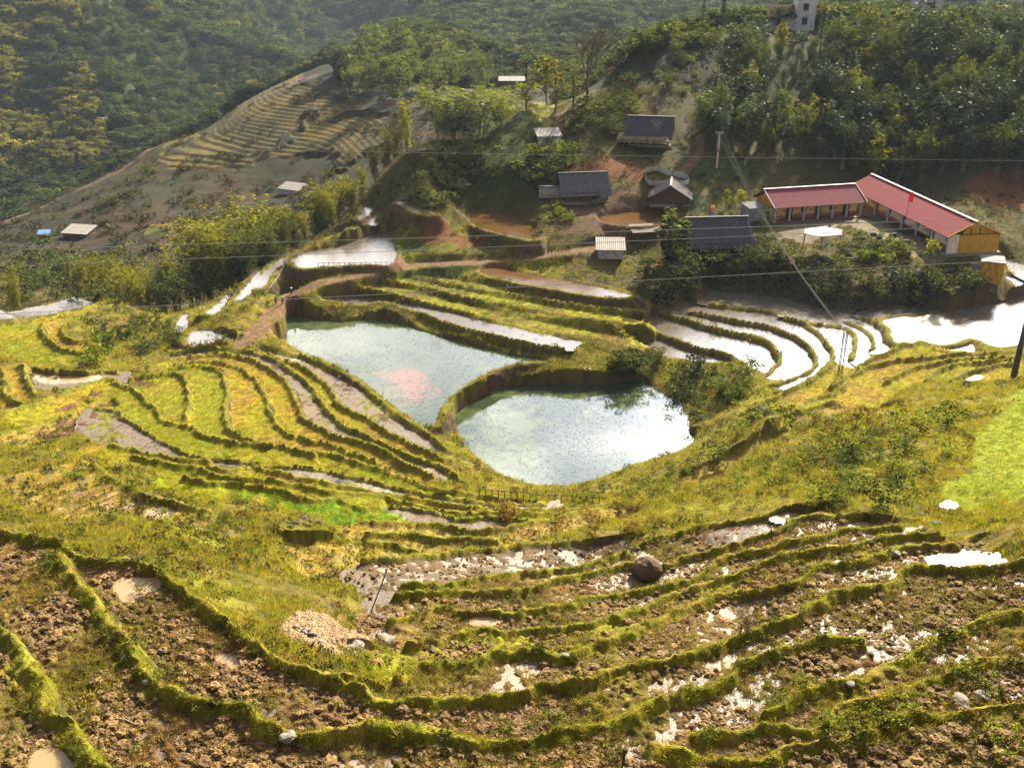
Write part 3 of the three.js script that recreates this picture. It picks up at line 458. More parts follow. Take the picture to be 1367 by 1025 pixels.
function groundColor(g, x, D, cv, out) {
  const hy = D < 215 ? g.h : 0, n1 = vn(x * 0.35, D * 0.35), n2 = vn(x * 1.7 + 9 + hy * 1.3, D * 1.7 + hy * 1.1), n3 = vn(x * 6.3 + hy * 4.1, D * 6.3 + 4 + hy * 4.7), n4 = vn(x * 0.08 + 3, D * 0.08);
  let c = [0, 0, 0];
  const far = D > 215;
  if (far) {
    mixc(c, PAL.hill, 1); mixc(c, PAL.hillred, sst(-0.1, 0.6, n4 + 0.4 * n1) * (D < 440 ? (x > -15 ? 0.35 : 0.8) : 0.1)); mixc(c, PAL.forest, D > 440 ? 0.75 : 0.1);
    if (g.kind === 3) mixc(c, PAL.hillred, 0.7); else if (g.kind === 2) mixc(c, PAL.gold, 0.5 * sst(-0.2, 0.5, n4 + n1 * 0.4)); else if (g.kind === 1) mixc(c, PAL.olive, 0.6);
  } else {
    mixc(c, PAL.olive, 1); mixc(c, PAL.lush, sst(-0.5, 0.5, n1 + n2 * 0.5) * 0.8); mixc(c, PAL.gold, sst(0.0, 0.7, n2 * 0.7 + n3 * 0.5 + n4 * 0.4) * 0.75); mixc(c, PAL.soil, sst(0.1, 0.7, n3 * 0.6 - n1 * 0.6) * 0.7);
    if (D > 165 || (x > 8 && D > 140)) mixc(c, PAL.veg, 0.5 + 0.25 * n1), mixc(c, PAL.earth, 0.4 + 0.3 * n2), mixc(c, PAL.village, sst(0, 0.6, n4 + n1 * 0.5) * 0.5);  // village ground mixed darker: shade of the hill put into its colour
    if (g.kind === 1) {
      const k = g.line >= 0 ? LINES[g.line].kind : '';
      if (k === 'mud' || k === 'mudgreen') { c = [...PAL.soil]; mixc(c, PAL.wet, 0.5 + 0.5 * n1); const hi = sst(0.0, 0.16, g.h - g.lev); mixc(c, k === 'mud' ? PAL.olive : PAL.lush, (0.35 + 0.65 * hi) * sst(-0.5, 0.4, n1 + n2 * 0.5 + (k === 'mud' ? 0.1 : 0.6)) * 0.85); mixc(c, PAL.gold, hi * sst(0.1, 0.7, n3) * 0.4); }
      else if (k === 'wetmud' || k === 'grey') { c = [...PAL.wet]; mixc(c, PAL.grey, 0.4 + 0.4 * n2); if (k === 'grey') mixc(c, PAL.lush, sst(-0.1, 0.5, n1 + n2 * 0.4) * 0.6); }
      else if (k === 'water') c = [...PAL.wet];
      else if (k === 'green') { c = [...PAL.lush]; mixc(c, PAL.gold, sst(0, 0.8, n1 + n3 * 0.4) * 0.5); mixc(c, PAL.soil, sst(0.3, 0.8, n2 + n3 * 0.4) * 0.6); }
      else if (k === 'mossy') { c = [...PAL.gold]; mixc(c, PAL.lush, sst(-0.4, 0.5, n1 + n2 * 0.5) * 0.7); mixc(c, PAL.soil, sst(0.0, 0.7, n2 - n1) * 0.6); }
      else if (k === 'straw') { c = [...PAL.gold]; mixc(c, PAL.straw, 0.4 + 0.4 * n2); mixc(c, PAL.soil, sst(0.1, 0.7, n1 + n3 * 0.3) * 0.6); }
    } else if (g.kind === 2) { c = [...PAL.lush]; mixc(c, PAL.gold, sst(-0.2, 0.7, n2 + n3 * 0.5) * 0.7); mixc(c, PAL.soil, sst(0.3, 0.9, n3 + n2 * 0.3) * 0.6); }
    else if (g.kind === 3) { c = [...PAL.earth]; mixc(c, PAL.soil, sst(-0.3, 0.6, n2) * 0.5); mixc(c, PAL.olive, sst(-0.2, 0.6, n1 + n3 * 0.5) * 0.6); }
    else if (g.kind === 4) c = [...PAL.wet];
    if (x > 28 && D > 178 && D > 175 + Math.max(0, 40 - x) * 0.6) mixc(c, PAL.forest, 0.8);
  }
  if (!far && (g.kind === 0 || g.kind === 2)) mixc(c, [0.075, 0.056, 0.016], 0.42 + 0.25 * n3);
  if (cv) { const z = PAL[cv]; if (z && g.kind !== 4) mixc(c, z, (cv === 'veg' ? 0.7 : 0.92) * (1 - 0.35 * sst(0.0, 0.8, n3 * 0.6 + n2 * 0.7))); if (z) { const q = 1 + 0.2 * n3; c = c.map(v => v * q); } }
  const q = 1 + 0.16 * n3 + 0.1 * n2; out[0] = c[0] * q; out[1] = c[1] * q; out[2] = c[2] * q;
}
// ---------------------------------------------------------------- the ground sheet
const ROWS = [], COLS = 640;
{ const seg = (n, a, b) => { for (let j = 1; j <= n; j++) ROWS.push(a * Math.pow(b / a, j / n)); }; ROWS.push(11); seg(880, 11, 200); seg(40, 200, 250); seg(190, 250, 400); seg(80, 400, 1750); }
const NR = ROWS.length, NV = NR * (COLS + 1);
const gx = new Float32Array(NV * 3), gcol = new Float32Array(NV * 3), guv = new Float32Array(NV * 2), gk = new Uint8Array(NV), gl = new Int16Array(NV), gp = new Int16Array(NV), glev = new Float32Array(NV), gcv = new Array(NV), gs = new Float32Array(NV);
const colX = (i, D) => (i / COLS - 0.5) * 2 * 0.66 * (D + 5);
{
  const out = [0, 0, 0];
  for (let j = 0; j < NR; j++) for (let i = 0; i <= COLS; i++) {
    const o = j * (COLS + 1) + i, D = ROWS[j], x = colX(i, D), g = ground(x, D), cv = D < 460 ? cover(x, D) : '';
    if (g.kind === 0 && cv === 'lawn') g.h += 0.03 * vn(x * 8, D * 8);
    gx[o * 3] = x; gx[o * 3 + 1] = g.h; gx[o * 3 + 2] = -D; gk[o] = g.kind; gl[o] = g.line; gp[o] = g.poly; glev[o] = g.lev; gcv[o] = cv; gs[o] = g.s;
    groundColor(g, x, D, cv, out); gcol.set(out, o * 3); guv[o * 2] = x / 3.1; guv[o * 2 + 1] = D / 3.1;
  }
  const idx = new Uint32Array((NR - 1) * COLS * 6); let q = 0;
  for (let j = 0; j < NR - 1; j++) for (let i = 0; i < COLS; i++) { const a = j * (COLS + 1) + i, b = a + 1, c = a + COLS + 1, d = c + 1; idx[q++] = a; idx[q++] = b; idx[q++] = d; idx[q++] = a; idx[q++] = d; idx[q++] = c; }
  const g = new THREE.BufferGeometry();
  g.setAttribute('position', new THREE.BufferAttribute(gx, 3)); g.setAttribute('color', new THREE.BufferAttribute(gcol, 3)); g.setAttribute('uv', new THREE.BufferAttribute(guv, 2)); g.setIndex(new THREE.BufferAttribute(idx, 1)); g.computeVertexNormals();
  const m = new THREE.MeshPhysicalMaterial({ vertexColors: true, map: grainMap, bumpMap: bumpTex, bumpScale: 0.05, roughness: 1, specularIntensity: 0.12 });
  structure(new THREE.Mesh(g, m), 'terrain');
}
console.log('terrain done');
// ---------------------------------------------------------------- water: one sheet for each field or pond
const ripple = grainTex(512, 9, 0, 1, [5, 13, 31, 64]);
const waterMat = (rough, bump, ior = 1.45) => new THREE.MeshPhysicalMaterial({ vertexColors: true, roughness: rough, ior, bumpMap: ripple, bumpScale: bump });
const WM = { pond: waterMat(0.015, 0.0012, 1.5), bright: waterMat(0.05, 0.012, 1.5), brown: waterMat(0.03, 0.006), mud: Object.assign(waterMat(0.5, 0.03, 1.33), { specularIntensity: 0.4 }), puddle: waterMat(0.05, 0.006) };
const RED = onG([[505, 498], [540, 497], [575, 505], [592, 520], [575, 535], [545, 548], [520, 535], [500, 515]]);
function sheetColor(kind, x, D, P) {
  const n = fbm(x * 0.16, D * 0.16, 4), n2 = fbm(x * 0.9, D * 0.9, 3), n3 = vn(x * 3.7, D * 3.7), c = [0, 0, 0];
  if (kind === 'pond' || kind === 'weedpond') {
    mixc(c, [0.018, 0.026, 0.012], 1);
    const west = kind === 'pond' ? sst(8, -9, x) : sst(0, -26, x) * 0.7 + 0.25;
    mixc(c, [0.136, 0.156, 0.051], sst(0.25, -0.35, n * 0.6 - n2 * 0.7 - n3 * 0.12 - west * 0.33 + 0.12) * (kind === 'pond' ? 0.30 : 0.16));
    if (kind === 'weedpond') { mixc(c, [0.163, 0.177, 0.068], 0.05); const jx = x + n2 * 3, jy = D + n3 * 1.2 + n * 4; if (inPoly(RED, jx, jy)) mixc(c, [0.204, 0.058, 0.031], sst(-0.2, 3.0, polyDist(RED, jx, jy) + n3 * 0.9) * (0.5 + 0.35 * n3)); }
  } else if (kind === 'bright' || kind === 'water') { mixc(c, [0.075, 0.061, 0.044], 1); mixc(c, [0.116, 0.058, 0.027], sst(0.2, 0.5, n2 + n * 0.4) * 0.35); }
  else if (kind === 'brown') mixc(c, [0.068, 0.034, 0.011], 1);
  else if (kind === 'puddle') mixc(c, [0.211, 0.136, 0.061], 1);
  else { mixc(c, [0.095, 0.071, 0.048], 1); mixc(c, [0.122, 0.075, 0.034], sst(-0.2, 0.3, n) * 0.6); }
  return c;
}
function sheet(test, height, kind, name) {
  const map = new Map(), pos = [], col = [], uv = [], idx = [];
  const put = o => { let k = map.get(o); if (k === undefined) { k = pos.length / 3; map.set(o, k); const x = gx[o * 3], D = -gx[o * 3 + 2]; pos.push(x, height(o), -D); col.push(...sheetColor(kind, x, D)); uv.push(x / 2.3, D / 2.3); } return k; };
  return {
    cell(a, b, c, d) { const q = [a, b, c, d].map(put); idx.push(q[0], q[1], q[3], q[0], q[3], q[2]); },
    done() {
      if (idx.length < 30) return;
      const g = new THREE.BufferGeometry(); g.setAttribute('position', new THREE.Float32BufferAttribute(pos, 3)); g.setAttribute('color', new THREE.Float32BufferAttribute(col, 3)); g.setAttribute('uv', new THREE.Float32BufferAttribute(uv, 2)); g.setIndex(idx); g.computeVertexNormals();
      const m = kind === 'pond' || kind === 'weedpond' ? WM.pond : kind === 'bright' || kind === 'water' ? WM.bright : kind === 'brown' ? WM.brown : kind === 'puddle' ? WM.puddle : WM.mud;
      structure(new THREE.Mesh(g, m), name);
    },
  };
}
{
  const sheets = new Map();
  const WOFF = x => mix(-0.03, 0.03, sst(-6, 6, x));
  const WL = { mud: -0.005, mudgreen: -0.06, wetmud: -0.045, water: 0.02, grey: 0.035 };
  for (let j = 0; j < NR - 1; j++) { if (ROWS[j] > 215) break; for (let i = 0; i < COLS; i++) {
    const a = j * (COLS + 1) + i, b = a + 1, c = a + COLS + 1, d = c + 1, v = [a, b, c, d];
    let p = -1, l = -1; for (const o of v) { if (gp[o] >= 0) p = gp[o]; if (gl[o] >= 0 && WL[LINES[gl[o]].kind] !== undefined) l = gl[o]; }
    if (p >= 0) {
      let low = false; for (const o of v) if (gk[o] === 4 && gp[o] === p) low = true;
      if (low) { const key = 'p' + p; if (!sheets.has(key)) sheets.set(key, sheet(0, () => POLY[p].h, POLY[p].kind, POLY[p].name)); sheets.get(key).cell(a, b, c, d); continue; }
    }
    if (l >= 0) {
      let low = false; const wl = WL[LINES[l].kind] + (LINES[l].kind === 'mud' ? WOFF(gx[a * 3]) : 0); let lv = 0, nl = 0;
      for (const o of v) if (gl[o] === l) { lv += glev[o]; nl++; if (gx[o * 3 + 1] < glev[o] + wl + 0.04) low = true; }
      if (low) { const key = 'l' + l; if (!sheets.has(key)) { const S_ = sheet(0, o => S_.h(o), LINES[l].kind, 'paddy_water'); sheets.set(key, S_); S_.lev = {}; S_.h = o => (gl[o] === l ? glev[o] : S_.cur) + WL[LINES[l].kind] + (LINES[l].kind === 'mud' ? WOFF(gx[o * 3]) : 0); } const q = sheets.get(key); q.cur = lv / nl; q.cell(a, b, c, d); }
    }
  } }
  for (const s of sheets.values()) s.done();
}
console.log('water done');
// ---------------------------------------------------------------- leaves
function leafGeo(list) { // folded diamond leaves {p, d, L, w, c}
  const n = list.length, pos = new Float32Array(n * 12), col = new Float32Array(n * 12), nor = new Float32Array(n * 12), idx = new Uint32Array(n * 6), a = new THREE.Vector3(), s = new THREE.Vector3(), nn = new THREE.Vector3();
  list.forEach((q, i) => {
    const [x, y, z] = q.p; a.set(...q.d).normalize(); s.set(q.r ?? Math.sin(i * 12.9898), Math.cos(i * 78.233) * 0.6, Math.cos(i * 39.425)).cross(a).normalize(); nn.copy(a).cross(s).normalize(); if (nn.y < -0.35) nn.negate();
    const m = 0.45, P = [[x, y, z], [x + a.x * q.L * m + s.x * q.w, y + a.y * q.L * m + s.y * q.w, z + a.z * q.L * m + s.z * q.w], [x + a.x * q.L, y + a.y * q.L, z + a.z * q.L], [x + a.x * q.L * m - s.x * q.w, y + a.y * q.L * m - s.y * q.w, z + a.z * q.L * m - s.z * q.w]];
    P.forEach((v, k) => { pos.set(v, i * 12 + k * 3); col.set(q.c, i * 12 + k * 3); nor.set([nn.x, nn.y, nn.z], i * 12 + k * 3); });
    idx.set([i * 4, i * 4 + 1, i * 4 + 2, i * 4, i * 4 + 2, i * 4 + 3], i * 6);
  });
  const g = new THREE.BufferGeometry(); g.setAttribute('position', new THREE.BufferAttribute(pos, 3)); g.setAttribute('color', new THREE.BufferAttribute(col, 3)); g.setAttribute('normal', new THREE.BufferAttribute(nor, 3)); g.setIndex(new THREE.BufferAttribute(idx, 1)); return g;
}
const leafMat = (tint, tr = 0.4, rough = 0.8, spec = 0.25) => new THREE.MeshPhysicalMaterial({ color: tint, vertexColors: true, side: THREE.DoubleSide, roughness: rough, transmission: tr, thickness: 0, specularIntensity: spec });
const jit = (c, a) => { const k = 1 + (R() * 2 - 1) * a; return [c[0] * k, c[1] * k, c[2] * k]; };
function limbGeo(pts, r0, r1, sides = 5) { const c = new THREE.CatmullRomCurve3(pts.map(p => new THREE.Vector3(...p))), seg = Math.max(2, pts.length * 2), g = new THREE.TubeGeometry(c, seg, 1, sides, false), P = g.attributes.position, q = new THREE.Vector3(); for (let i = 0; i <= seg; i++) { const ctr = c.getPointAt(i / seg), r = r0 + (r1 - r0) * i / seg; for (let j = 0; j <= sides; j++) { const k = i * (sides + 1) + j; q.fromBufferAttribute(P, k).sub(ctr).multiplyScalar(r).add(ctr); P.setXYZ(k, q.x, q.y, q.z); } } g.computeVertexNormals(); return g; }
// ---------------------------------------------------------------- grass: uncountable tufts on banks, slopes and green fields
function tuftGeo(n, spread, lean, seed, w) {
  const r = rngOf(seed), pos = [], idx = [];
  for (let i = 0; i < n; i++) {
    const a = r() * 6.283, q = Math.sqrt(r()) * spread, x = Math.cos(a) * q, z = Math.sin(a) * q, h = 0.55 + 0.45 * r(), l = lean * (0.3 + r()), b = a + (r() - 0.5) * 1.6, lx = Math.cos(b) * l, lz = Math.sin(b) * l, t = r() * 6.283, wx = Math.cos(t) * w, wz = Math.sin(t) * w, k = pos.length / 3;
    pos.push(x - wx, -0.08, z - wz, x + wx, -0.08, z + wz, x + lx * 0.45 + wx * 0.7, h * 0.6, z + lz * 0.45 + wz * 0.7, x + lx, h, z + lz);
    idx.push(k, k + 1, k + 2, k, k + 2, k + 3);
  }
  const g = new THREE.BufferGeometry(); g.setAttribute('position', new THREE.Float32BufferAttribute(pos, 3)); g.setIndex(idx); g.computeVertexNormals(); return g;
}
const grassMat = new THREE.MeshPhysicalMaterial({ color: C(1, 1, 1), side: THREE.DoubleSide, roughness: 1, transmission: 0.45, thickness: 0, specularIntensity: 0.15 });
const matHold = new THREE.Matrix4(), qHold = new THREE.Quaternion(), eHold = new THREE.Euler(), vHold = new THREE.Vector3(), sHold = new THREE.Vector3();
function scatter(geo, mat, list, name, label, category) { // list of [x,y,z, size, height, yaw, r,g,b]
  const im = new THREE.InstancedMesh(geo, mat, list.length), c = new THREE.Color();
  list.forEach((q, i) => { matHold.compose(vHold.set(q[0], q[1], q[2]), qHold.setFromEuler(eHold.set(0, q[5], 0)), sHold.set(q[3], q[4], q[3])); im.setMatrixAt(i, matHold); im.setColorAt(i, c.setRGB(q[6], q[7], q[8])); });
  return stuff(im, name, label, category);
}
{
  const banks = [], slopes = [], fields = [];
  for (let j = 0; j < NR - 1; j++) {
    const D = ROWS[j]; if (D > 212) break; if (D < 14) continue;
    const dens = (ROWS[j + 1] - D) / D / 0.0033; // rows differ in spacing
    for (let i = 0; i <= COLS; i++) {
      const o = j * (COLS + 1) + i, k = gk[o], cv = gcv[o]; if (k === 4 || cv === 'path' || cv === 'court' || cv === 'dirt') continue;
      const x = gx[o * 3], y = gx[o * 3 + 1]; let p = 0, hgt = 1, dest = slopes;
      const n1 = vn(x * 0.5, D * 0.5), n2 = vn(x * 2.1 + 9, D * 2.1);
      if (k === 2) { p = 1.25 * sst(-0.65, 0.25, n2 + n1 * 0.5); hgt = 0.6; dest = banks; } else if (k === 3) { p = 0.22; hgt = 0.9; dest = banks; }
      else if (k === 1) {
        dest = fields; const f = gl[o] >= 0 ? LINES[gl[o]].kind : '';
        if (f === 'mud' || f === 'mudgreen') { p = y > glev[o] + 0.03 ? (f === 'mud' ? 0.95 : 1.0) * sst(-0.5, 0.4, n1 + n2 * 0.3) : 0; hgt = 0.6; } else if (f === 'green') { p = 0.6; hgt = 0.5; } else if (f === 'mossy' || f === 'straw') { p = 0.5; hgt = 0.5; } else if (f === 'grey') { p = 0.07; hgt = 0.5; } else if (f === 'wetmud') p = 0.02; else if (f === 'grass') { p = 0.25; dest = slopes; }
        else p = 0;
        if (D > 120 && f !== 'grass') p *= 0.6;
      } else { p = 0.85 * sst(-0.9, 0.2, n1 + n2 * 0.6); hgt = 1.0; if (x > 28 && D > 178) p *= 0.3; if (cv === 'lawn') { p = 0.5; hgt = 0.45; } if (cv === 'orange' || cv === 'village') p *= 0.25; }
      if (cv === 'seedling') { p = 0.6; hgt = 0.8; }
      if (D > 130) p *= 0.6;
      if (R() > p * dens) continue;
      const s = (0.085 + 0.0020 * D) * (0.55 + 0.7 * R() + (R() < 0.06 ? 0.9 : 0)), v = 0.6 + 0.85 * R(), dry = R();
      let r = gcol[o * 3] * v, g = gcol[o * 3 + 1] * v, b = gcol[o * 3 + 2] * v;
      if (k === 1 && dest === fields && R() < 0.5) { const t = dry < 0.5 ? PAL.gold : PAL.lush; r = mix(r, t[0] * v, 0.6); g = mix(g, t[1] * v, 0.6); b = mix(b, t[2] * v, 0.6); }
      if (k === 2 || k === 0) { if (cv !== 'lawn' && cv !== 'veg' && D < 150) { const t = dry < 0.3 ? PAL.gold : dry < 0.82 ? PAL.lush : PAL.olive, m = 0.8; r = mix(r, t[0] * v, m); g = mix(g, t[1] * v, m); b = mix(b, t[2] * v, m); } }
      dest.push([x + (R() - 0.5) * 0.1, y - 0.01, -D + (R() - 0.5) * 0.1, s * (k === 2 ? 0.8 : 1.1), s * hgt, R() * 6.28, r, g, b]);
    }
  }
  console.log('tufts', banks.length, slopes.length, fields.length);
  scatter(tuftGeo(9, 0.55, 0.5, 1, 0.055), grassMat, banks, 'bank_grass', 'short yellow-green grass growing along the terrace banks', 'grass');
  scatter(tuftGeo(10, 0.6, 0.7, 2, 0.05), grassMat, slopes, 'slope_grass', 'rough yellow-green grass covering the open slopes', 'grass');
  scatter(tuftGeo(8, 0.6, 0.5, 3, 0.07), grassMat, fields, 'field_grass', 'low green growth on the terraced fields', 'grass');
}
{ // stubble standing in the water
  const list = [];
  POLY.forEach((q, pi) => {
    if (!['pond', 'weedpond', 'bright', 'brown'].includes(q.kind)) return;
    const area = (q.box[1] - q.box[0]) * (q.box[3] - q.box[2]), n = Math.min(24000, area * (q.kind === 'pond' ? 11 : q.kind === 'weedpond' ? 7 : 1.5));
    for (let i = 0; i < n; i++) {
      const x = rr(q.box[0], q.box[1]), D = rr(q.box[2], q.box[3]); if (!inPoly(q.plan, x, D) || D < 15) continue;
      const f = fbm(x * 0.16, D * 0.16, 3); if (R() > sst(-0.5, 0.25, f + 0.15)) continue;
      const s = rr(0.08, 0.15), c = R() < 0.45 ? [0.11, 0.12, 0.02] : [0.035, 0.04, 0.014]; list.push([x, q.h - 0.01, -D, s, s * rr(0.4, 0.8), R() * 6.3, ...jit(c, 0.4)]);
    }
  });
  for (let j = 0; j < NR - 1; j += 1) { const D = ROWS[j]; if (D > 160) break; for (let i = 0; i <= COLS; i++) { const o = j * (COLS + 1) + i; if (gl[o] < 0 || gk[o] !== 1) continue; const k = LINES[gl[o]].kind; if (k === 'water' ? R() < 0.03 : k === 'grey' ? R() < 0.05 : false) { const s = rr(0.12, 0.28); list.push([gx[o * 3], glev[o], gx[o * 3 + 2], s, s * 0.8, R() * 6.3, ...jit(k === 'grey' ? [0.10, 0.105, 0.02] : [0.05, 0.045, 0.015], 0.4)]); } } }
  scatter(tuftGeo(6, 0.5, 0.45, 4, 0.1), grassMat, list, 'rice_stubble', 'dark rice stubble and weed standing in the shallow water', 'stubble');
}
{ // low leafy weeds, too many to count
  const r = rngOf(91), lv = []; for (let i = 0; i < 46; i++) { const b = r() * 6.283, q = Math.sqrt(r()) * 0.5, y = r() * 0.8 * (1 - q * 0.8), e = b + (r() - 0.5) * 2, t = 0.7 + 0.6 * r(); lv.push({ p: [Math.cos(b) * q, y, Math.sin(b) * q], d: [Math.cos(e), 0.1 + r() * 0.9, Math.sin(e)], L: 0.22 + 0.2 * r(), w: 0.06 + 0.05 * r(), c: [t, t, t], r: r() - 0.5 }); }
  const list = [];
  for (let j = 0; j < NR - 1; j++) {
    const D = ROWS[j]; if (D < 15) continue; if (D > 400) break; const dens = (ROWS[j + 1] - D) / D / 0.0033;
    for (let i = 0; i <= COLS; i++) {
      const o = j * (COLS + 1) + i, k = gk[o], cv = gcv[o]; if (k === 4 || cv === 'path' || cv === 'court' || cv === 'lawn' || cv === 'dirt' || cv === 'seedling') continue;
      const x = gx[o * 3], n = fbm(x * 0.22 + 4, D * 0.22, 3); let p = 0;
      if (D > 215) p = 0.10 * sst(-0.1, 0.3, n); else if (k === 0) p = 0.05 * sst(-0.25, 0.3, n); else if (k === 2) p = 0.035 * sst(0.0, 0.3, n); else if (k === 3) p = 0.03; else if (k === 1 && gl[o] >= 0 && LINES[gl[o]].kind === 'straw') p = 0.04;
      if (x > 28 && D > 178) p *= 0.2;
      if (R() > p * dens) continue;
      const q = R(), v = rr(0.6, 1.4), c = D > 215 ? (q < 0.3 ? [0.084, 0.049, 0.021] : [0.042, 0.045, 0.014]) : q < 0.34 ? [0.119, 0.133, 0.014] : q < 0.62 ? [0.052, 0.066, 0.013] : q < 0.8 ? [0.182, 0.140, 0.021] : q < 0.92 ? [0.140, 0.066, 0.021] : [0.252, 0.196, 0.091], s = (0.16 + 0.003 * Math.min(D, 150)) * rr(0.6, 1.5) * (D > 215 ? 2.2 : 1);
      list.push([x, gx[o * 3 + 1] - 0.02, -D, s, s * rr(0.7, 1.2), R() * 6.3, c[0] * v, c[1] * v, c[2] * v]);
    }
  }
  console.log('weeds', list.length);
  scatter(leafGeo(lv), leafMat(C(1, 1, 1), 0.45, 1, 0.2), list, 'low_weeds', 'low mixed weeds speckling the slopes and banks', 'weeds');
}
{ // clods of turned mud
  const list = [];
  for (let j = 0; j < NR - 1; j++) { const D = ROWS[j]; if (D > 75) break; if (D < 15) continue; for (let i = 0; i <= COLS; i++) { const o = j * (COLS + 1) + i; if (gcv[o] === 'dirt' && gk[o] !== 4) { if (R() < 0.4) { const s = (0.02 + 0.07 * R() * R() * R()) * (1 + D * 0.01), v = rr(0.6, 1.3); list.push([gx[o * 3], gx[o * 3 + 1], -D, s * rr(0.8, 1.8), s * rr(0.5, 1), R() * 6.3, 0.19 * v, 0.12 * v, 0.065 * v]); } continue; }
    if (gl[o] < 0 || gk[o] !== 1) continue; const k = LINES[gl[o]].kind; if (k !== 'mud' && k !== 'mudgreen' && k !== 'wetmud') continue;
    const x = gx[o * 3], n = vn(x * 0.55, D * 0.55); if (R() > (k === 'wetmud' ? 0.09 : 0.34) * sst(-0.6, 0.4, n)) continue;
    const s = (0.022 + 0.05 * R() * R()) * (1 + D * 0.010), v = rr(0.4, 1.2); list.push([x, Math.max(gx[o * 3 + 1], glev[o] + 0.01) + s * 0.15, -D, s * rr(0.8, 2.2), s * rr(0.5, 1.1), R() * 6.3, 0.135 * v, 0.078 * v, 0.028 * v]); } }
  const g = new THREE.IcosahedronGeometry(1, 1), P = g.attributes.position, v3 = new THREE.Vector3(); for (let i = 0; i < P.count; i++) { v3.fromBufferAttribute(P, i); const k = 1 + 0.6 * vn(v3.x * 1.9 + 4, v3.y * 1.9 + v3.z * 1.7); P.setXYZ(i, v3.x * k, v3.y * k, v3.z * k); } g.computeVertexNormals();
  console.log('clods', list.length);
  scatter(g, new THREE.MeshPhysicalMaterial({ color: C(1, 1, 1), roughness: 0.9, specularIntensity: 0.3 }), list, 'mud_clods', 'wet brown clods of turned mud in the drained paddies', 'mud');
}
console.log('grass done');
// ---------------------------------------------------------------- trees, bamboo and bushes
const barkMat = std(C(0.10, 0.075, 0.05), 0.95, { map: grainMap }), culmMat = std(C(0.13, 0.13, 0.05), 0.7), paleBark = std(C(0.20, 0.17, 0.13), 0.9, { map: grainMap });
const MATS = {
  blue: leafMat(C(1.1, 1.3, 1.4), 0.4, 0.7, 0.9), deep: leafMat(C(1.05, 1.1, 0.7), 0.4, 0.75, 0.7), mid: leafMat(C(1.9, 1.8, 0.8), 0.45, 0.95), gold: leafMat(C(4.6, 3.4, 0.5), 0.5, 1), olive: leafMat(C(3.8, 2.7, 0.7), 0.48, 1), bright: leafMat(C(3.2, 3.0, 0.4), 0.5, 1), pale: leafMat(C(2.6, 2.3, 1.4), 0.45, 0.95),
};
const TONE = [0.056, 0.070, 0.020];
function bambooGeo(seed, h, culms, spread, per, arch) { // arching culms that carry drooping sprays
  const r = rngOf(seed), leaves = [], wood = [], q = (a, b) => a + (b - a) * r();
  for (let c = 0; c < culms; c++) {
    const a = r() * 6.283, out = spread * Math.sqrt(r()), H0 = h * q(0.62, 1), bx = Math.cos(a) * out * 0.25, bz = Math.sin(a) * out * 0.25, ox = Math.cos(a) * out, oz = Math.sin(a) * out, dr = arch * H0 * q(0.05, 0.28);
    const P = t => [bx + (ox - bx) * t * t * (1 + arch * 0.4 * t), H0 * t - dr * Math.max(0, t - 0.72) * Math.max(0, t - 0.72) * 9, bz + (oz - bz) * t * t * (1 + arch * 0.4 * t)];
    wood.push(limbGeo([P(0), P(0.35), P(0.7), P(1)], 0.05, 0.015, 4));
    for (let k = 0; k < per; k++) {
      const t = 0.22 + 0.78 * Math.pow(r(), 0.75), p = P(Math.min(1, t)), b = r() * 6.283, rad = q(0.1, 0.95) * (0.35 + 0.9 * (1 - t)) * h * 0.085 + 0.15, tone = q(0.7, 1.3), cx = p[0] + Math.cos(b) * rad, cy = p[1] + q(-0.3, 0.35), cz = p[2] + Math.sin(b) * rad;
      for (let m = 0; m < 6; m++) { const e = b + q(-0.9, 0.9), dn = q(-1.1, 0.25); leaves.push({ p: [cx + q(-0.2, 0.2), cy + q(-0.2, 0.2), cz + q(-0.2, 0.2)], d: [Math.cos(e), dn, Math.sin(e)], L: q(0.5, 0.95), w: q(0.035, 0.075), c: [TONE[0] * tone, TONE[1] * tone, TONE[2] * tone], r: q(-1, 1) }); }
    }
  }
  return { crown: leafGeo(leaves), trunk: mergeGeometries(wood), h };
}
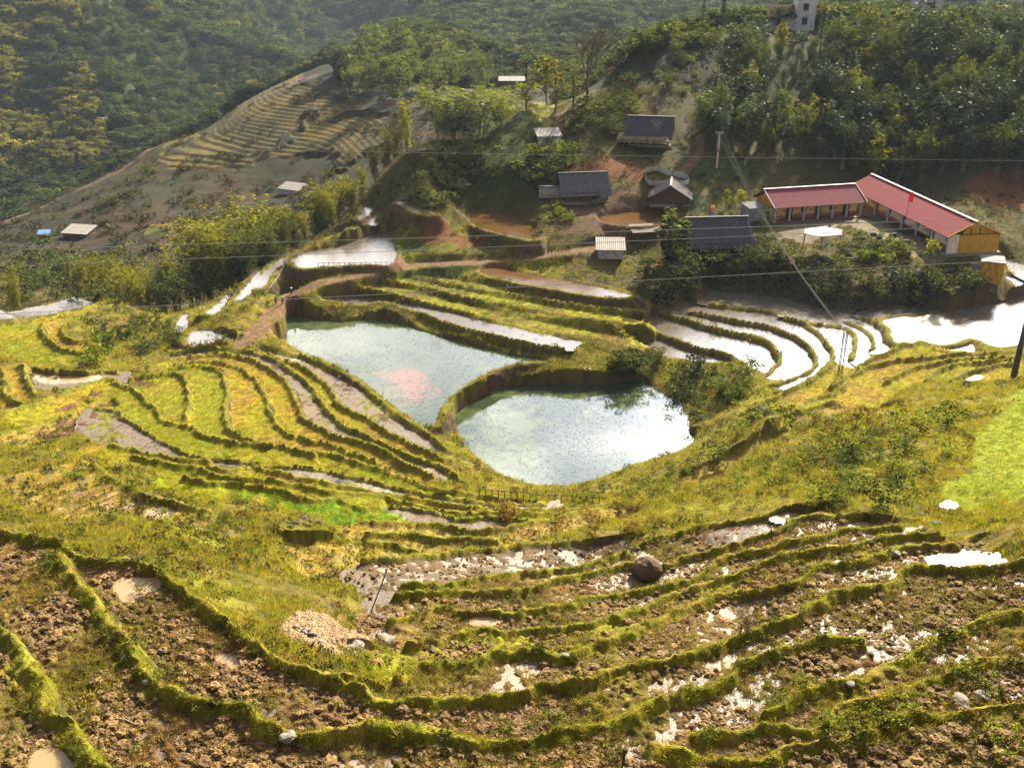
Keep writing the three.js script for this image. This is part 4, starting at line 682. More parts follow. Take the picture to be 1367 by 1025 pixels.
function broadGeo(seed, h, rad, clumps, per, leafL, low = 0.3) { // round-headed tree: clumps of leaves on limbs
  const r = rngOf(seed), leaves = [], q = (a, b) => a + (b - a) * r(), wood = [limbGeo([[0, -0.2, 0], [q(-0.1, 0.1) * h * 0.3, h * 0.3, q(-0.1, 0.1) * h * 0.3], [q(-0.1, 0.1) * h * 0.5, h * 0.75, 0]], 0.035 * h * 0.6, 0.01 * h, 6)];
  for (let c = 0; c < clumps; c++) {
    const a = r() * 6.283, f = Math.sqrt(r()), yy = q(low, 0.96), prof = Math.sqrt(Math.max(0.05, 1 - Math.pow((yy - 0.58) / 0.45, 2))), cx = Math.cos(a) * f * rad * prof, cz = Math.sin(a) * f * rad * prof, cy = yy * h, cr = rad * q(0.18, 0.34), tone = q(0.65, 1.35);
    if (c % 3 === 0) wood.push(limbGeo([[0, h * Math.min(0.6, yy * 0.6), 0], [cx * 0.5, h * yy * 0.8, cz * 0.5], [cx, cy, cz]], 0.012 * h, 0.003 * h, 4));
    for (let k = 0; k < per; k++) { const u = r() * 2 - 1, b = r() * 6.283, s = Math.sqrt(1 - u * u), k2 = Math.cbrt(r()) * cr, e = r() * 6.283; leaves.push({ p: [cx + Math.cos(b) * s * k2, cy + u * k2 * 0.75, cz + Math.sin(b) * s * k2], d: [Math.cos(e) + Math.cos(b) * s, q(-0.7, 0.4), Math.sin(e) + Math.sin(b) * s], L: leafL * q(0.7, 1.3), w: leafL * q(0.18, 0.3), c: [TONE[0] * tone * q(0.8, 1.2), TONE[1] * tone * q(0.85, 1.15), TONE[2] * tone], r: q(-1, 1) }); }
  }
  return { crown: leafGeo(leaves), trunk: mergeGeometries(wood), h };
}
function coniferGeo(seed, h) {
  const r = rngOf(seed), leaves = [], q = (a, b) => a + (b - a) * r(), wood = [limbGeo([[0, -0.2, 0], [0, h * 0.5, 0], [0, h, 0]], 0.022 * h, 0.004 * h, 6)];
  for (let y = 0.16; y < 0.98; y += 0.05) { const R0 = (1 - y) * h * 0.22 + 0.15, n = 7; for (let b = 0; b < n; b++) { const a = b / n * 6.283 + y * 9 + q(-0.3, 0.3), rl = R0 * q(0.6, 1.1); for (let k = 0; k < 8; k++) { const f = (k + r()) / 8, e = a + q(-0.9, 0.9); leaves.push({ p: [Math.cos(a) * rl * f, (y + 0.02 * q(-1, 1)) * h - f * rl * 0.25, Math.sin(a) * rl * f], d: [Math.cos(e), q(-0.6, 0.1), Math.sin(e)], L: q(0.3, 0.6), w: q(0.05, 0.1), c: [TONE[0] * 0.6, TONE[1] * 0.75, TONE[2] * 0.9].map(v => v * q(0.7, 1.3)), r: q(-1, 1) }); } } }
  return { crown: leafGeo(leaves), trunk: mergeGeometries(wood), h };
}
function bareGeo(seed, h, depth = 5) { // a leafless tree
  const r = rngOf(seed), wood = [], q = (a, b) => a + (b - a) * r();
  const grow = (p, d, len, rad, k) => {
    const e = [p[0] + d[0] * len, p[1] + d[1] * len, p[2] + d[2] * len], m = p.map((v, i) => (v + e[i]) / 2 + q(-0.06, 0.06) * len);
    wood.push(limbGeo([p, m, e], rad, rad * 0.7, k > 3 ? 6 : 3)); if (!k) return;
    const n = k > 3 ? 4 : 3; for (let i = 0; i < n; i++) { const a = r() * 6.283, t = q(0.35, 0.75); const nd = new THREE.Vector3(d[0] + Math.cos(a) * t, d[1] + q(-0.05, 0.35), d[2] + Math.sin(a) * t).normalize(); grow(e, [nd.x, nd.y, nd.z], len * q(0.62, 0.82), rad * 0.66, k - 1); }
  };
  grow([0, -0.3, 0], [0.05, 1, 0], h * 0.3, h * 0.022, depth - 1);
  return { trunk: mergeGeometries(wood), h };
}
const proto = (g, crownMat, woodMat, trunkName = 'trunk') => { const o = new THREE.Group(); mesh(trunkName, g.trunk, woodMat, o); if (g.crown) mesh('crown', g.crown, crownMat, o); o.userData.h = g.h; return o; };
function plantAt(p, name, label, category, group, x, D, height, turn, wide = 1) {
  const o = p.clone(), s = height / p.userData.h; o.userData = {}; add(o, name); tag(o, label, category, group); o.position.set(x, H(x, D) - 0.05, -D); o.rotation.y = turn; o.scale.set(s * wide, s, s * wide); return o;
}
const BG = [bambooGeo(11, 9, 17, 2.6, 15, 1), bambooGeo(12, 9, 15, 2.2, 16, 0.7), bambooGeo(13, 9, 19, 3.0, 13, 1.2), bambooGeo(14, 9, 12, 1.6, 17, 0.5)];
const CO = coniferGeo(31, 9), BR = [broadGeo(21, 6, 2.3, 34, 26, 0.42), broadGeo(22, 6, 2.0, 30, 26, 0.4), broadGeo(23, 7, 2.6, 40, 24, 0.45)];
// the wood on the hill behind the school
const isIn = (P, u, v) => inPoly(P, u, v);
{
  const P = [[930, 205], [950, 150], [965, 95], [1000, 62], [1100, 62], [1250, 62], [1400, 60], [1440, 250], [1300, 232], [1250, 243], [1120, 228], [1010, 218]].map(([u, v]) => { const p = hit(u, v, S); return [p[0], p[2]]; });
  const kinds = [];
  for (const m of ['blue', 'deep', 'mid']) BG.forEach(g => kinds.push(proto(g, MATS[m], culmMat, 'culms')));
  const con = proto(CO, MATS.deep, barkMat), gold = BG.map(g => proto(g, MATS.gold, culmMat, 'culms'));
  const placed = []; let tries = 0;
  while (placed.length < 250 && tries++ < 9000) {
    const x = rr(25, 150), D = rr(170, 262); if (!inPoly(P, x, D)) continue;
    
    if (placed.some(q => (q[0] - x) ** 2 + (q[1] - D) ** 2 < 3.1 * 3.1)) continue; placed.push([x, D]);
    const k = R();
    if (k < 0.05) plantAt(con, 'conifer_tree', 'dark slender conifer standing among the bamboo on the wooded hill', 'tree', 'conifers in the wooded hill', x, D, rr(8, 11), R() * 6.3);
    else if (k < 0.09) plantAt(gold[R() * 4 | 0], 'bamboo_clump', 'golden green bamboo clump among the dark bamboo on the wooded hill', 'bamboo', 'golden bamboo in the wooded hill', x, D, rr(7, 10), R() * 6.3, rr(0.8, 1.1));
    else plantAt(kinds[R() * kinds.length | 0], 'bamboo_clump', 'dark green bamboo clump in the dense wood on the hill behind the red-roofed buildings', 'bamboo', 'dark bamboo in the wooded hill', x, D, D > 200 && x / D > 0.235 && x / D < 0.30 ? rr(4, 5.5) : rr(7, 12), R() * 6.3, rr(0.75, 1.15));
  }
  console.log('forest', placed.length);
}
function byTop(p, name, label, category, group, u, vTop, t, wide = 1, minH = 2) { const q = atT(u, vTop, t), h = Math.max(minH, q[1] - S(q[0], q[2])); return plantAt(p, name, label, category, group, q[0], q[2], h, R() * 6.3, wide); }
{
  // groves along and below the left ridge
  const BG2 = [bambooGeo(81, 17, 24, 4.4, 32, 1), bambooGeo(82, 17, 22, 4.0, 34, 0.8), bambooGeo(83, 17, 26, 4.8, 30, 1.1), bambooGeo(84, 17, 18, 3.0, 36, 0.6)];
  const g = BG2.map(b => proto(b, MATS.gold, culmMat, 'culms')), ol = BG2.map(b => proto(b, MATS.olive, culmMat, 'culms')), br = BG2.map(b => proto(b, MATS.mid, culmMat, 'culms'));
  for (const [u, v, t, k, w] of [[256, 290, 168, 0, 1], [275, 282, 170, 1, 1.1], [300, 276, 172, 2, 1.1], [322, 270, 174, 0, 1.1], [345, 268, 176, 1, 1.2], [366, 275, 172, 0, 1], [388, 282, 168, 1, 0.9], [292, 305, 162, 2, 1], [318, 300, 164, 3, 1.2], [348, 302, 162, 3, 1.1], [375, 305, 160, 3, 1], [245, 318, 164, 2, 0.9]])
    byTop(k === 3 ? br[1] : [g, ol, g][k][R() * 4 | 0], 'bamboo_clump', 'golden green bamboo clump in the big grove below the narrow flooded strips', 'bamboo', 'grove below the flooded strips', u, v - 14, t, w * 1.2);
  for (const [u, v, t, k] of [[95, 352, 160, 2], [110, 345, 165, 2], [135, 338, 168, 2], [160, 352, 162, 1], [185, 352, 160, 1], [205, 345, 160, 0], [225, 352, 158, 3], [150, 375, 156, 1], [118, 372, 156, 2], [180, 380, 154, 1], [210, 375, 154, 3]])
    byTop(k === 3 ? br[0] : k === 2 ? ol[R() * 4 | 0] : g[R() * 4 | 0], 'bamboo_clump', 'yellow-brown bamboo clump in the grove above the rounded green terraces', 'bamboo', 'grove above the rounded terraces', u, v - 12, t, 1.2);
  for (const [u, v, t] of [[418, 255, 174], [428, 240, 176], [448, 232, 178], [465, 238, 176], [440, 255, 170], [480, 225, 178], [405, 290, 168]]) byTop(g[R() * 4 | 0], 'bamboo_clump', 'yellow-tipped bamboo clump on the ridge beside the pale valley hut', 'bamboo', 'ridge bamboo by the valley hut', u, v - 8, t, 1.0);
  for (const [u, v, t] of [[498, 190, 186], [512, 182, 188], [526, 158, 190], [552, 198, 190]]) byTop(ol[R() * 4 | 0], 'bamboo_clump', 'feathery yellow-green bamboo clump on the ridge beside the tall slim bamboo', 'bamboo', 'ridge bamboo by the tall slim clump', u, v - 6, t, 0.85);
  byTop(g[3], 'bamboo_clump', 'tall slim golden bamboo standing above the others on the ridge', 'bamboo', undefined, 541, 122, 190, 0.6);
  byTop(br[3], 'bamboo_clump', 'thin upright bamboo in front of the big dark spreading clump', 'bamboo', undefined, 606, 158, 183, 0.75);
  const big = proto(bambooGeo(15, 12, 34, 6.5, 20, 1.2), MATS.bright, culmMat, 'culms');
  byTop(big, 'bamboo_clump', 'big dark spreading bamboo with bright yellow-green tufted tops on the ridge', 'bamboo', undefined, 634, 98, 188, 1.55);
  byTop(proto(bambooGeo(16, 11, 26, 4.6, 18, 1.1), MATS.deep, culmMat, 'culms'), 'bamboo_clump', 'dark green spreading bamboo under the bright tufted clump', 'bamboo', undefined, 616, 120, 184, 1.4);
  byTop(big, 'bamboo_clump', 'bushy yellow-topped bamboo leaning out on the left of the big clump', 'bamboo', undefined, 592, 118, 187, 1.2);
  byTop(big, 'bamboo_clump', 'bushy yellow-topped bamboo on the right of the big clump', 'bamboo', undefined, 668, 116, 190, 1.1);
  for (const [u, v, t] of [[4, 345, 158], [12, 362, 156]]) byTop(ol[3], 'bamboo_clump', 'brownish bamboo clump beside the dark thicket past the rounded terraces', 'bamboo', 'brown bamboo past the terraces', u, v, t, 0.7);
}
{ // trees by the ridge track
  const b1 = proto(bareGeo(41, 14, 6), null, barkMat);
  byTop(b1, 'bare_tree', 'large leafless tree with spreading twigs on the ridge above the track', 'tree', undefined, 788, 32, 200, 1.25);
  byTop(proto(bareGeo(43, 10, 5), null, paleBark), 'bare_tree', 'small leafless tree beside the dark-roofed house', 'tree', undefined, 880, 152, 184, 0.7);
  byTop(proto(bareGeo(44, 10, 5), null, paleBark), 'bare_tree', 'thin leafless tree beside the two dark conifers', 'tree', undefined, 911, 0, 232, 0.6);
  const sl = proto(broadGeo(45, 9, 1.7, 30, 18, 0.38, 0.25), MATS.olive, barkMat), sl2 = proto(broadGeo(46, 9, 1.5, 26, 20, 0.36, 0.15), MATS.pale, barkMat);
  byTop(sl, 'slim_tree', 'thin leafy tree next to the stony track', 'tree', undefined, 742, 72, 194, 0.9);
  byTop(sl, 'slim_tree', 'lightly leafed tree in front of the large leafless tree', 'tree', undefined, 766, 88, 198, 1.0);
  byTop(sl2, 'slim_tree', 'pale upright tree standing alone on the ridge meadow edge', 'tree', undefined, 703, 62, 205, 1.0);
  byTop(proto(BR[0], MATS.olive, barkMat), 'slim_tree', 'dark green drooping tree between the pale upright tree and the track', 'tree', undefined, 730, 75, 202, 0.75);
  const con = proto(CO, MATS.deep, barkMat);
  for (const u of [941, 968]) byTop(con, 'conifer_tree', 'tall dark conifer, one of a pair on the bare hilltop', 'tree', 'pair of conifers on the hilltop', u, -4, 232, 0.9);
  byTop(proto(BR[1], MATS.bright, barkMat), 'round_shrub', 'round yellow-green shrub on the open hillside at the wood\'s edge', 'shrub', undefined, 960, 74, 214, 0.9);
  byTop(proto(broadGeo(47, 6, 1.6, 40, 30, 0.5, 0.12), MATS.mid, barkMat), 'leafy_tree', 'tall leafy tree with broad hanging leaves beside the dark tiled house', 'tree', undefined, 900, 278, 151, 1.0);
  byTop(proto(BR[2], MATS.deep, barkMat), 'leafy_tree', 'round dark tree at the end of the short red-roofed building', 'tree', undefined, 1028, 276, 162, 0.9);
  byTop(proto(BR[0], MATS.gold, barkMat), 'small_tree', 'small orange-leaved tree left of the short red-roofed building', 'tree', undefined, 990, 252, 170, 0.8);
  byTop(proto(BR[1], MATS.bright, barkMat), 'small_tree', 'small green tree beside the orange-leaved tree', 'tree', undefined, 972, 250, 170, 0.7);
  byTop(proto(BR[0], MATS.gold, barkMat), 'small_tree', 'small orange-leaved tree in front of the long verandah', 'tree', undefined, 1247, 318, 149, 1.0, 2);
  byTop(proto(BR[1], MATS.deep, barkMat), 'small_tree', 'small round clipped tree in the schoolyard', 'tree', undefined, 1110, 295, 163, 0.9, 1.6);
}
// wooded knoll and woods across the valley
{
  const kn = [...[51, 52, 53].map(s => proto(broadGeo(s, 6, 2.3, 34, 22, 0.5, 0.08), MATS.mid, barkMat)), ...BG.slice(0, 2).map(g => proto(g, MATS.pale, culmMat))];
  const P = [[440, 92], [470, 70], [540, 66], [600, 75], [630, 100], [600, 125], [560, 145], [500, 140], [460, 120]];
  let n = 0; while (n < 60) { const u = rr(435, 635), v = rr(60, 150); if (!inPoly(P, u, v)) continue; const p = hit(u, v, S, 260); if (p[2] > 480) continue; n++; plantAt(kn[R() * kn.length | 0], 'hazy_tree', 'grey-green tree on the wooded knoll across the valley', 'tree', 'trees on the wooded knoll', p[0], p[2], rr(7, 14), R() * 6.3, 1); }
  byTop(kn[3], 'slim_tree', 'pale feathery tree on the slope beyond the big spreading bamboo', 'tree', undefined, 643, 62, 330, 0.7);
}
{
  const blob = broadGeo(61, 1, 0.62, 26, 22, 0.16, 0.05), blob2 = broadGeo(62, 1, 0.5, 22, 22, 0.15, 0.05), L1 = [], L2 = [];
  let n = 0;
  while (n < 60000) {
    const D = Math.exp(rr(Math.log(250), Math.log(1600))), x = rr(-0.7, 0.7) * D, nn = fbm(x * 0.012, D * 0.012, 3); n++;
    let p = 0; const a = x / D;
    if (D > 440) p = 0.97 - sst(0.0, 0.5, nn - 0.15) * 0.5; else if (D > 395 && a > -0.12) p = 0.5; else if (D > 260 && a > 0.05) p = 0.5; else p = 0.0;
    if (D > 390 && D <= 440 && a < -0.22 - (440 - D) * 0.002) p = 0.8;
    if (R() > p) continue;
    const h = rr(2.6, 6.0) * (D > 700 ? 1.8 : 1), v = rr(0.6, 1.35), q = R(); let c = q < 0.06 ? [1.9, 1.5, 0.9] : q < 0.4 ? [0.95, 1.0, 0.8] : [0.7, 0.8, 0.7];
    if (D > 470 && D < 660 && a < -0.40 && vn(x * 0.02, D * 0.02) > -0.35) c = [2.6, 2.0, 0.8];  // sunlight on the upper left flank painted into the crown colours
    (R() < 0.5 ? L1 : L2).push([x, S(x, D) + (D > 240 ? fbm(x * 0.02, D * 0.02, 4) * Math.min(14, (D - 240) * 0.05) : 0) - h * 0.1, -D, h * rr(0.8, 1.3), h, R() * 6.3, c[0] * v, c[1] * v, c[2] * v]);
  }
  scatter(blob.crown, leafMat(C(1.25, 1.2, 1.0), 0.4, 0.95), L1, 'far_wood', 'dark wood covering the far valley sides', 'forest');
  scatter(blob2.crown, leafMat(C(1.25, 1.2, 1.0), 0.4, 0.95), L2, 'far_scrub', 'lower scrub mixed through the woods on the far valley sides', 'scrub');
}
console.log('trees done');
// ---------------------------------------------------------------- bushes and weeds
{
  const bush = (seed, r, per, L) => broadGeo(seed, 1, r, 17, per, L, 0.06), bushes = [bush(71, 0.75, 26, 0.13), bush(72, 0.65, 24, 0.12), bush(73, 0.9, 28, 0.13)];
  const green = bushes.map(g => proto(g, leafMat(C(3.0, 2.7, 0.7), 0.45, 1), barkMat, 'stems')), dark = bushes.map(g => proto(g, leafMat(C(1.5, 1.45, 0.7), 0.4, 0.9), barkMat, 'stems')), dry = bushes.map(g => proto(g, leafMat(C(3.6, 1.8, 0.7), 0.4, 1), barkMat, 'stems')), mid = bushes.map(g => proto(g, MATS.mid, barkMat, 'stems')), yel = bushes.map(g => proto(g, MATS.bright, barkMat, 'stems'));
  const put = (set, u, v, hp, label, group) => { const cat = /weed/.test(label) ? 'weed' : /shrub/.test(label) ? 'shrub' : /vegetable/.test(label) ? 'vegetable' : /thicket/.test(label) ? 'thicket' : 'bush', name = { weed: 'weed_clump', shrub: 'shrub', vegetable: 'vegetable_plant', thicket: 'thicket', bush: 'bush' }[cat]; const p = hit(u, v, H), d = p[2] / 0.95, h = hp * d / FOC; plantAt(set[R() * set.length | 0], name, label, cat, group, p[0], p[2], h, R() * 6.3, rr(0.8, 1.15)); };
  const many = (set, poly, n, h0, h1, label, group) => { let us = poly.map(p => p[0]), vs = poly.map(p => p[1]), k = 0, tr = 0; while (k < n && tr++ < 4000) { const u = rr(Math.min(...us), Math.max(...us)), v = rr(Math.min(...vs), Math.max(...vs)); if (!inPoly(poly, u, v)) continue; const p = hit(u, v, H); if (ground(p[0], p[2]).kind === 4) continue; put(set, u, v, rr(h0, h1), label, group); k++; } };
  // single plants that stand out
  for (const [u, v, h] of [[1180, 965, 42], [1150, 970, 34], [1210, 945, 36], [1115, 985, 36], [1100, 968, 30], [1030, 945, 30], [1068, 922, 30], [1305, 910, 34], [1340, 1000, 44], [945, 985, 26], [1320, 925, 26], [820, 1010, 26]]) put(green, u, v, h, 'fresh green weed bush on the muddy terraces among the broken banks', 'weeds on the muddy terraces');
  for (const [u, v, h] of [[680, 978, 22], [710, 972, 22], [740, 965, 24], [660, 985, 18]]) put(green, u, v, h, 'pale green weed on the long bank below the boulder', 'weeds on the long bank');
  for (const [u, v, h] of [[100, 640, 22], [148, 695, 28], [200, 650, 24], [175, 650, 20], [260, 670, 16], [285, 715, 24], [215, 700, 28], [150, 590, 14], [300, 700, 18], [110, 715, 20], [60, 765, 22], [215, 770, 26]]) put(green, u, v, h, 'round green weed on the open grassy slope', 'weeds on the grassy slope');
  for (const [u, v, h] of [[475, 895, 20], [470, 830, 18], [520, 885, 20], [450, 905, 16], [190, 790, 20], [215, 900, 24], [210, 910, 18], [115, 960, 22], [185, 1005, 20]]) put(green, u, v, h, 'small green weed beside the rubble patch and the muddy banks', 'weeds by the rubble patch');
  many(dry, [[600, 690], [750, 690], [900, 672], [890, 720], [760, 722]], 12, 18, 30, 'dry brown weed clump on the strips above the round pond', 'dry weeds above the round pond');
  many(dry, [[180, 690], [330, 690], [460, 740], [380, 800], [250, 760]], 16, 12, 20, 'reddish dry weed on the open grassy slope', 'reddish weeds on the grassy slope');
  many(green, [[940, 640], [1000, 560], [1040, 540], [1290, 560], [1280, 640], [1240, 690], [1100, 690], [960, 690]], 48, 16, 38, 'green bush on the rough slope beside the round pond', 'bushes on the rough slope');
  many(dark, [[1080, 600], [1140, 590], [1220, 600], [1260, 680], [1180, 690], [1100, 650]], 20, 18, 34, 'dark bush on the rough slope beside the bright lawn field', 'dark bushes beside the lawn field');
  many(dry, [[1060, 560], [1250, 560], [1260, 640], [1000, 660]], 14, 14, 24, 'brown dry shrub on the rough slope beside the lawn field', 'brown shrubs on the rough slope');
  many(dark, [[800, 492], [850, 478], [950, 492], [1010, 500], [1010, 530], [960, 545], [940, 570], [915, 535], [860, 520], [810, 515]], 34, 18, 32, 'dark leafy bush on the far bank of the round pond', 'bushes on the far bank of the pond');
  many(yel, [[940, 520], [1000, 510], [1010, 530], [950, 560]], 7, 16, 24, 'yellow-green bush at the corner of the round pond', 'bushes at the pond corner');
  many(green, [[700, 668], [820, 660], [900, 630], [930, 605], [940, 620], [900, 660], [780, 680]], 20, 12, 22, 'green weed on the near rim of the round pond', 'weeds on the pond rim');
  many(dark, [[130, 450], [190, 430], [300, 440], [330, 450], [250, 465], [190, 475], [130, 475]], 26, 14, 24, 'dark bush in the gully between the left terraces', 'bushes in the gully');
  many(yel, [[110, 470], [140, 455], [150, 490], [120, 500]], 4, 20, 34, 'bright yellow-green bush at the foot of the gully', 'bright bushes at the gully foot');
  many(dark, [[0, 350], [90, 345], [200, 380], [240, 410], [100, 405], [0, 410]], 46, 18, 34, 'dark thicket bush past the rounded green terraces', 'thicket past the rounded terraces');
  many(dark, [[1040, 325], [1100, 350], [1240, 368], [1320, 385], [1300, 400], [1200, 418], [1080, 400], [1000, 385], [940, 380], [940, 355]], 60, 13, 26, 'dark bush on the rubble bank below the schoolyard', 'bushes on the schoolyard bank');
  many(yel, [[1090, 352], [1180, 350], [1240, 340], [1200, 330], [1120, 345]], 16, 9, 16, 'yellow-green bush along the top of the schoolyard bank', 'yellow bushes on the schoolyard bank');
  many(mid, [[1120, 335], [1150, 305], [1200, 325], [1230, 350], [1180, 355]], 22, 10, 18, 'low green bush in the rock garden beside the long verandah', 'bushes in the rock garden');
  many(mid, [[860, 340], [920, 345], [930, 400], [870, 420], [850, 380]], 22, 14, 24, 'leafy bush below the dark tiled house', 'bushes below the tiled house');
  many(mid, [[700, 200], [760, 195], [770, 240], [720, 255], [690, 240]], 22, 14, 26, 'leafy bush below the whitewashed hut', 'bushes below the whitewashed hut');
  many(yel, [[690, 205], [730, 200], [730, 225], [700, 235]], 5, 16, 26, 'bright green bush below the whitewashed hut', 'bright bushes below the whitewashed hut');
  many(dark, [[760, 155], [830, 130], [850, 150], [820, 185], [770, 190]], 26, 14, 24, 'grey-green bush on the hillside beside the dark-roofed house', 'bushes beside the dark-roofed house');
  many(dark, [[560, 215], [640, 200], [690, 230], [620, 280], [540, 280]], 30, 12, 22, 'dark bush on the shaded slope under the big bamboo', 'bushes under the big bamboo');
  many(yel, [[718, 278], [760, 278], [768, 298], [730, 300]], 14, 7, 13, 'bright yellow-green vegetable plant in the garden plot', 'plants in the garden plot');
  many(yel, [[940, 372], [1010, 370], [1010, 380], [940, 382]], 12, 7, 11, 'bright green vegetable plant in the row below the tiled house', 'vegetables below the tiled house');
  many(dark, [[800, 60], [900, 50], [950, 60], [940, 120], [860, 140], [800, 120]], 30, 9, 18, 'grey-green bush on the open hillside above the dark-roofed house', 'bushes on the open hillside');
  many(mid, [[830, 75], [900, 50], [1000, 58], [1000, 68], [900, 62], [840, 88]], 26, 14, 26, 'bush on the skyline of the open hill beside the pair of conifers', 'bushes on the hill skyline');
  many(dark, [[0, 285], [200, 250], [330, 260], [400, 290], [250, 300], [100, 330]], 30, 6, 11, 'dark shrub on the terraced hillside across the valley', 'shrubs across the valley');
  many(mid, [[190, 225], [230, 215], [240, 250], [160, 280], [110, 280]], 18, 7, 12, 'grey-green shrub beside the track up the spur', 'shrubs beside the spur track');
  many(green, [[240, 790], [420, 880], [560, 950], [700, 960], [900, 900], [1100, 830], [1360, 760], [1360, 1010], [600, 1010], [200, 900]], 40, 8, 15, 'tiny fresh weed dotted over the muddy terraces', 'tiny weeds on the terraces');
}
console.log('bushes done');
// ---------------------------------------------------------------- stones
function rockGeo(seed, flat = 0.75) { const g = new THREE.IcosahedronGeometry(1, 3), P = g.attributes.position, v = new THREE.Vector3(), s = seed * 3.7; for (let i = 0; i < P.count; i++) { v.fromBufferAttribute(P, i); let k = 1 + 0.34 * vn(v.x * 1.5 + s, v.y * 1.5 + v.z * 1.1 + s) + 0.1 * vn(v.x * 4 + s, v.z * 4 + v.y * 3) + 0.04 * vn(v.x * 9, v.z * 9 + v.y * 8); k = Math.min(k, 1.06); P.setXYZ(i, v.x * k, v.y * k * flat, v.z * k); } g.computeVertexNormals(); return g; }
const rockMat = std(C(0.10, 0.062, 0.036), 0.9, { map: grainMap, bumpMap: bumpTex, bumpScale: 0.04 }), paleRock = std(C(0.19, 0.16, 0.12), 0.85, { map: grainMap }), greyRock = std(C(0.075, 0.068, 0.06), 0.9, { map: grainMap, bumpMap: bumpTex, bumpScale: 0.03 });
{
  const p = hit(863, 772, H), r = 19 * p[2] / 0.83 / FOC, o = new THREE.Mesh(rockGeo(3, 0.95), rockMat); add(o, 'boulder'); tag(o, 'big brown boulder resting on a grassy bank in the muddy terraces', 'boulder'); o.position.set(p[0], p[1] + r * 0.55, -p[2]); o.scale.setScalar(r * 1.08); o.rotation.y = 1.1;
  const rg = [rockGeo(5, 0.45), rockGeo(6, 0.55), rockGeo(7, 0.7)];
  const stone = (m, u, v, w, name, label, cat, group, sx = 1, tilt = 0.2) => { const q = hit(u, v, H), k = w / 2 * q[2] / 0.85 / FOC, s = new THREE.Mesh(rg[R() * 3 | 0], m); add(s, name); tag(s, label, cat, group); s.position.set(q[0], q[1] + k * 0.2, -q[2]); s.scale.set(k * sx, k, k); s.rotation.set(rr(-tilt, tilt), R() * 6.3, rr(-tilt, tilt)); };
  stone(paleRock, 195, 911, 13, 'stone', 'small white stone on the bend of a muddy bank', 'stone');
  stone(paleRock, 385, 985, 24, 'stone', 'long pale flat stone on the low bank', 'stone', undefined, 1.3);
  for (const [u, v, w] of [[475, 865, 26], [516, 858, 22], [510, 852, 16], [407, 845, 16], [418, 848, 14], [395, 838, 12], [440, 872, 10], [430, 858, 10]]) stone(paleRock, u, v, w, 'stone', 'pale angular stone in the rubble patch on the grassy slope', 'stone', 'stones in the rubble patch', 1.2, 0.5);
  for (const [u, v, w] of [[1283, 938, 24], [1310, 930, 22], [1135, 913, 14], [1195, 740, 14], [755, 875, 9], [702, 883, 7], [760, 803, 8]]) stone(paleRock, u, v, w, 'stone', 'pale flat stone lying in the muddy terraces', 'stone', 'stones in the muddy terraces', 1.3);
  for (const [u, v, w] of [[395, 700, 10], [405, 694, 12], [415, 697, 10], [425, 700, 11], [388, 704, 9], [432, 704, 9], [410, 703, 9]]) stone(greyRock, u, v, w, 'stone', 'dark stone in the small heap beside the bright green strip', 'stone', 'heap of stones by the green strip', 1, 0.5);
  for (const [u, v, w] of [[1250, 700, 16], [1230, 690, 12], [1215, 655, 12], [1110, 565, 18], [1185, 568, 12], [1018, 548, 12]]) stone(greyRock, u, v, w, 'stone', 'grey stone on the rough slope by the lawn field', 'stone', 'stones on the rough slope', 1.2);
  for (let i = 0; i < 130; i++) { const u = rr(1080, 1300), v = rr(345, 425); if (v > 372 + (1300 - u) * 0.24 + 20 || v < 330 + (u - 1080) * 0.12) continue; stone(greyRock, u, v, rr(3.5, 8), 'rubble_stone', 'grey stone in the rubble bank below the schoolyard', 'stone', 'rubble bank stones', 1.2, 0.5); }
  for (let i = 0; i < 26; i++) stone(greyRock, rr(1125, 1215), rr(312, 350), rr(5, 11), 'rubble_stone', 'grey rock in the rock garden beside the long verandah', 'rock', 'rock garden rocks', 1.2, 0.5);
}
console.log('stones done');
// ---------------------------------------------------------------- buildings
const bx = (w, h, d, x, y, z) => new THREE.BoxGeometry(w, h, d).translate(x, y, z);
function corr(w, L, pitch, amp, th) { // a corrugated sheet: along x the waves, along z its fall
  const n = Math.max(2, Math.round(w / pitch) * 4), s = new THREE.Shape(), at = i => amp * (i % 4 === 1 ? 1 : i % 4 === 3 ? -1 : 0);
  for (let i = 0; i <= n; i++) { const x = -w / 2 + w * i / n; i ? s.lineTo(x, at(i)) : s.moveTo(x, at(i)); }
  for (let i = n; i >= 0; i--) s.lineTo(-w / 2 + w * i / n, at(i) - th);
  return new THREE.ExtrudeGeometry(s, { depth: L, bevelEnabled: false, steps: 1 });
}
function slope(name, parent, mat, cx, w, y0, z0, y1, z1, pitch = 0.5, amp = 0.035, th = 0.06) { const dy = y1 - y0, dz = z1 - z0, L = Math.hypot(dy, dz), g = corr(w, L, pitch, amp, th); if (dz < 0) g.rotateZ(Math.PI); const o = mesh(name, g, mat, parent); o.position.set(cx, y0, z0); o.rotation.x = Math.atan2(-dy, dz); return o; }
function planks(w, h, d, n, seed) { const r = rngOf(seed), a = []; for (let i = 0; i < n; i++) { const pw = w / n; a.push(bx(pw * 0.94, h * (0.96 + 0.04 * r()), d * (0.7 + 0.5 * r()), -w / 2 + pw * (i + 0.5), h / 2, 0)); } return mergeGeometries(a); }
